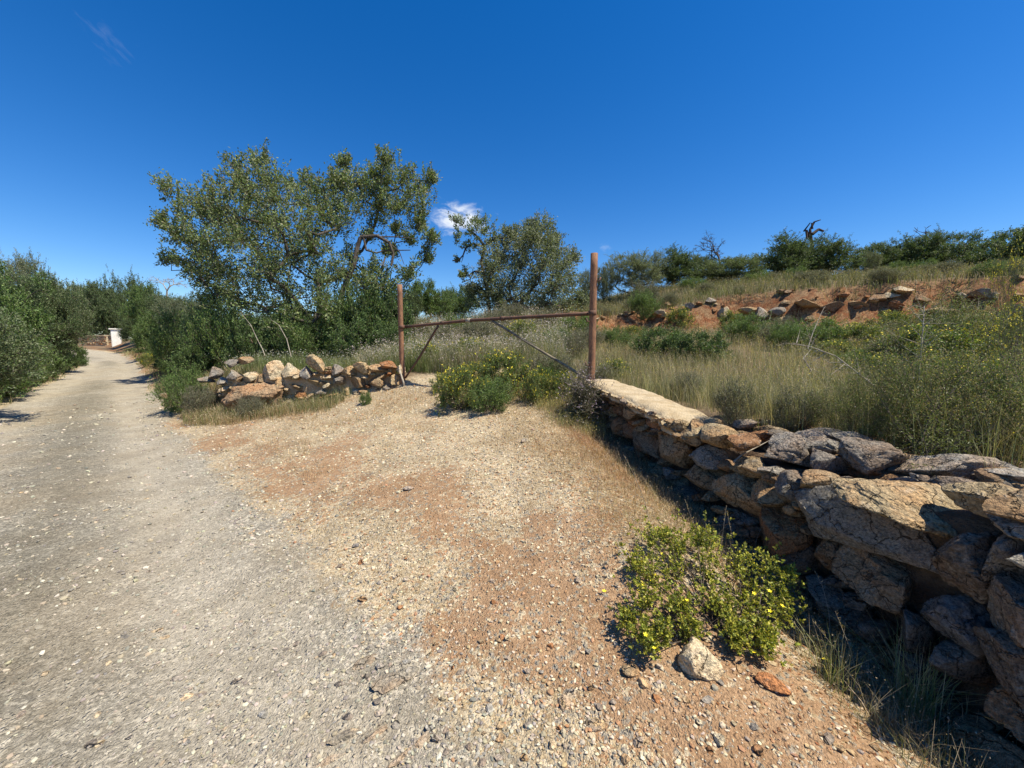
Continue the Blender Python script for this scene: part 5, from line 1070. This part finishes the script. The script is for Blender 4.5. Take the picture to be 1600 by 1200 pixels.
# taller stems along the shaded wall foot
x, y, t = region_cloud(g, 60000, 1.4, 7, 5, 56); dR, _ = seg_dist(x, y, WALL_R); sd = sdB(x, y)
tot += grass('wall_foot_grass', 'straggling dry stems in the shade along the near wall foot', x, y, t, .17, .0022, .6, [(.16, .14, .08), (.22, .17, .11), (.10, .11, .05), (.34, .28, .19)], 9, (sd < -.1) * (y > .3) * ss((.62 - dR) / .25) * .42, (.35, [(.45, .38, .28), (.35, .28, .2)]))
print('blades', tot)

# ------------------------------------------------------------------ gravel (uncountable) and loose stones
def pebbles(name, label, x, y, size, cols, seed, sub=1, flat=.62):
    g = np.random.default_rng(seed); bm = bmesh.new(); bmesh.ops.create_icosphere(bm, subdivisions=1, radius=1) if sub else bmesh.ops.create_cone(bm, cap_ends=True, segments=5, radius1=.6, radius2=.3, depth=1)
    if not sub: bm.clear(); bmesh.ops.create_icosphere(bm, subdivisions=1, radius=1)
    U = np.array([v.co[:] for v in bm.verts]); F = np.array([[v.index for v in f.verts] for f in bm.faces]); bm.free()
    n = len(x); z = H(x, y); sz = size[:, None, None]; sh = U[None] * g.uniform(.72, 1.25, (n, len(U), 1)) * np.stack([g.uniform(.7, 1.3, n), g.uniform(.6, 1., n), g.uniform(.4, .8, n) * flat / .62], -1)[:, None]
    a = g.uniform(0, 6.283, n); ca, sa_ = np.cos(a)[:, None], np.sin(a)[:, None]; xx = sh[..., 0] * ca - sh[..., 1] * sa_; yy = sh[..., 0] * sa_ + sh[..., 1] * ca
    tl = g.normal(size=(n, 2)) * .2; zz = sh[..., 2] + xx * tl[:, :1] + yy * tl[:, 1:]
    V = np.stack([xx, yy, zz], -1) * sz / 2 + np.stack([x, y, z + size * .10], -1)[:, None]
    T = (F[None] + (np.arange(n) * len(U))[:, None, None]).reshape(-1, 3)
    o = ob(name, mk(name, V.reshape(-1, 3), tris=T, col=np.repeat(cols, len(U), 0), mat=M_PEB, smooth=False)); o['kind'] = 'stuff'; o['label'] = label; o['category'] = 'gravel'
g = np.random.default_rng(9); x, y, t = region_cloud(g, 100000, 1.05, 14, -62, 60)
r, s = road_rs(x, y); rL, rR = road_edges(s); sd = sdB(x, y); M_ = masks(x, y)
r = r + .35 * fbm(x * 2, y * 2) + g.normal(size=len(x)) * .12; isr = (r > rL + .1) & (r < rR + .1); isd = (sd < 0) & (r > rR - .1) & (s < 10)
pr_ = np.where(isr, .16 + .34 * ss((fbm(x * 2.1, y * 2.1) + .05) / .4) + .5 * np.exp(-((r + .05) / .3) ** 2), np.where(isd, .78 - .5 * M_['red'], 0)) * (1 - .5 * M_['veg'])
k = g.random(len(x)) < pr_; x, y, t, isr = x[k], y[k], t[k], isr[k]
k = np.arange(len(x)) < 46000; x, y, t, isr = x[k], y[k], t[k], isr[k]
size = (.006 + .016 * g.random(len(x)) ** 3.2) * np.maximum(1, t / 2.0) ** .62 + (g.random(len(x)) < .03) * .012
c_r = pick(g, [(.52, .47, .38), (.40, .37, .31), (.66, .60, .48), (.30, .28, .24), (.46, .39, .28)], len(x)); c_d = pick(g, [(.64, .52, .36), (.74, .63, .47), (.54, .40, .24), (.46, .40, .31), (.52, .30, .17), (.76, .67, .48)], len(x))
pebbles('gravel', 'loose chippings strewn over the track and the drive', x, y, size, np.where(isr[:, None], c_r, c_d), 3)
# individually visible stones on the drive and the track: parts of that ground
kinds = ['pale', 'tan', 'lgray', 'gray', 'sand', 'orange']
for i in range(150):
    px = random.uniform(560, 1420); py = random.uniform(860, 1195)
    if px > 940 + (py - 830) * 1.3 and py < 1100: continue
    X, Yg, Zg = ground(px, py); r, s = road_rs(X, Yg); prn = setting['gravel_driveway'] if r > 0 else setting['road']
    sz = random.uniform(.016, .042); kd = random.choice(kinds if r > 0 else ['lgray', 'pale', 'gray'])
    stone(prn, random.choice(SMALL), (X, Yg, Zg + sz * .12), (sz * random.uniform(.9, 1.5), sz, sz * random.uniform(.45, .7)), (R(random.uniform(-20, 20)), R(random.uniform(-20, 20)), random.uniform(0, 6)), np.array(PAL[kd]) * 1.2)
for i in range(60):
    px = random.uniform(20, 560); py = random.uniform(760, 1195); X, Yg, Zg = ground(px, py); sz = random.uniform(.018, .04) * max(1, Yg / 2.2) ** .5
    stone(setting['road'], random.choice(SMALL), (X, Yg, Zg + sz * .02), (sz * 1.5, sz, sz * .32), (0, 0, random.uniform(0, 6)), np.array(PAL[random.choice(['lgray', 'pale', 'gray'])]) * 1.15)
# ledges of bedrock breaking through the track near the camera
for px, py, w, h, rz in ((610, 1062, .26, .12, 40), (575, 1030, .16, .08, 50), (640, 1040, .12, .07, 20), (545, 1150, .16, .05, 35), (590, 1145, .14, .03, 38), (660, 1160, .13, .045, 45), (630, 1185, .12, .03, 42), (700, 1150, .04, .04, 0), (520, 1190, .12, .04, 30), (890, 1092, .13, .08, 60), (930, 1135, .09, .06, 10), (740, 1050, .07, .05, 0)):
    X, Yg, Zg = ground(px, py); prn = setting['road'] if px < 720 else setting['gravel_driveway']
    stone(prn, random.choice(MID), (X, Yg, Zg - .004), (w, h, .034), (R(random.uniform(-5, 5)), R(random.uniform(-5, 5)), R(rz)), (.46, .41, .32) if px < 720 else (.52, .44, .32), 'bedrock_ledge')
for lb, px, py, dm, kd, rot in [
    ('largest loose rock, pale yellow with one dark face, in front of the flowering bush', 1088, 1042, (.20, .15, .17), 'pale', (10, 24, -40)), ('reddish brown flat rock right of the largest loose rock', 1207, 1076, (.13, .085, .06), 'orange', (0, 8, -20)),
    ('flat grey-tan rock half buried left of the largest loose rock', 986, 1048, (.10, .075, .035), 'tan', (0, 0, 30)), ('narrow pale rock between the flat tan rock and the largest rock', 1006, 1074, (.065, .035, .03), 'sand', (0, 0, -60)),
    ('white angular stone lying alone in the middle of the gravel', 792, 1000, (.05, .03, .03), 'pale', (0, 0, 70)), ('white pebble touching the top of the white angular stone', 788, 988, (.032, .026, .02), 'pale', (0, 0, 0)), ('round cream stone on the upper gravel', 713, 922, (.045, .04, .025), 'pale', (0, 0, 0)),
    ('small grey-blue stone at the left of the red soil', 555, 855, (.06, .05, .03), 'blue', (0, 0, 0)), ('cream stone at the lower edge of the photo', 862, 1170, (.035, .03, .025), 'pale', (0, 0, 0)), ('pale stone near the shadow of the flowering bush', 902, 910, (.045, .04, .03), 'lgray', (0, 0, 0)),
    ('blue-grey stone below the bush shadow', 920, 1022, (.03, .026, .022), 'gray', (0, 0, 0)), ('cream elongated stone at the left of the bush shadow', 878, 970, (.045, .022, .02), 'pale', (0, 0, 50)), ('pale flat stone centre left on the gravel slope', 938, 1135, (.06, .045, .015), 'sand', (0, 0, 20)), ('white rounded stone at the bottom edge right of centre', 1017, 1188, (.03, .026, .022), 'pale', (0, 0, 0)),
    ('light stone pair member at the gravel centre', 640, 765, (.13, .06, .04), 'lgray', (0, 0, 10)), ('grey stone leaning at the gateway gravel edge', 820, 690, (.12, .07, .05), 'gray', (0, 0, 60))]:
    X, Yg, Zg = ground(px, py); o = thing('loose_stone', lb, 'stone', (X, Yg, Zg + dm[2] * .22), tuple(R(v) for v in rot), tuple(np.array(dm) / 2), me=random.choice(MID)); o.color = (*(np.array(PAL[kd]) * 1.15), 1)
# rocks in the bank
for px, py, w, h, kd in [(1130, 492, 22, 16, 'pale'), (1170, 488, 30, 12, 'tan'), (1190, 492, 26, 16, 'lgray'), (1215, 491, 28, 16, 'gray'), (1228, 504, 26, 14, 'tan'), (1262, 482, 46, 16, 'tan'), (1295, 482, 40, 14, 'brown'), (1205, 508, 18, 10, 'sand'), (1240, 520, 30, 10, 'sand'), (1410, 460, 30, 10, 'pale'), (1340, 475, 26, 10, 'tan'), (1370, 470, 26, 12, 'brown'),
                         (1475, 490, 60, 9, 'sand'), (1510, 494, 60, 8, 'pale'), (1450, 486, 40, 10, 'tan'), (1530, 470, 24, 12, 'gray'), (1505, 462, 20, 10, 'lgray'), (1570, 505, 40, 40, 'gray'), (1550, 462, 20, 10, 'gray'), (1400, 475, 20, 8, 'orange'), (1390, 462, 24, 8, 'pale'), (870, 500, 40, 14, 'pale'), (900, 508, 24, 12, 'pale'), (885, 495, 26, 8, 'sand'), (965, 540, 24, 14, 'sand'), (1030, 490, 22, 10, 'pale'), (1075, 478, 18, 8, 'lgray'), (1110, 470, 16, 8, 'lgray'), (1045, 475, 18, 8, 'brown'), (1320, 462, 18, 8, 'orange'), (1440, 470, 24, 10, 'brown'), (1260, 500, 20, 12, 'tan')]:
    X, Yg, Zg = ground(px, py + 4); t = Yg
    stone(setting['ground'], random.choice(ANG), (X, Yg, Zg + h * t / FPX * .3), (w * t / FPX * 1.1, w * t / FPX * .8, h * t / FPX * 1.25), (R(random.uniform(-8, 8)), R(random.uniform(-10, 10)), random.uniform(-.6, .6)), PAL[kd])
for i in range(110):
    xx = random.uniform(2, 20); yy = float(bank_y(xx)) + random.uniform(-.9, .5); w = random.uniform(.1, .34)
    stone(setting['ground'], random.choice(SMALL), (xx, yy, hz(xx, yy) + w * .1), (w * 1.3, w, w * .6), (R(random.uniform(-20, 20)), R(random.uniform(-20, 20)), random.uniform(0, 6)), PAL[random.choice(['orange', 'brown', 'tan', 'pale', 'orange'])])
for i in range(120):
    l = random.uniform(2.5, 6.2); off = -random.uniform(.12, .75); q = wall_pt(l, off, 0); w = random.choice([.07, .1, .14, .2, .26]) * random.uniform(.8, 1.1)
    stone(setting['ground'], random.choice(MID if w > .12 else SMALL), (q[0], q[1], hz(q[0], q[1]) + w * .12), (w * 1.3, w, w * .6), (R(random.uniform(-20, 20)), R(random.uniform(-20, 20)), random.uniform(0, 6)), PAL[random.choice(['gray', 'tan', 'lgray', 'brown', 'orange', 'dark'])])
for i in range(26):     # rubble at the foot of the loose wall top, right
    xx = random.uniform(2.1, 3.4); yy = random.uniform(.7, 2.2); w = random.uniform(.04, .13)
    stone(setting['ground'], random.choice(SMALL), (xx, yy, hz(xx, yy) + w * .1), (w * 1.3, w, w * .6), (R(random.uniform(-20, 20)), R(random.uniform(-20, 20)), random.uniform(0, 6)), PAL[random.choice(['orange', 'pale', 'lgray', 'brown'])])
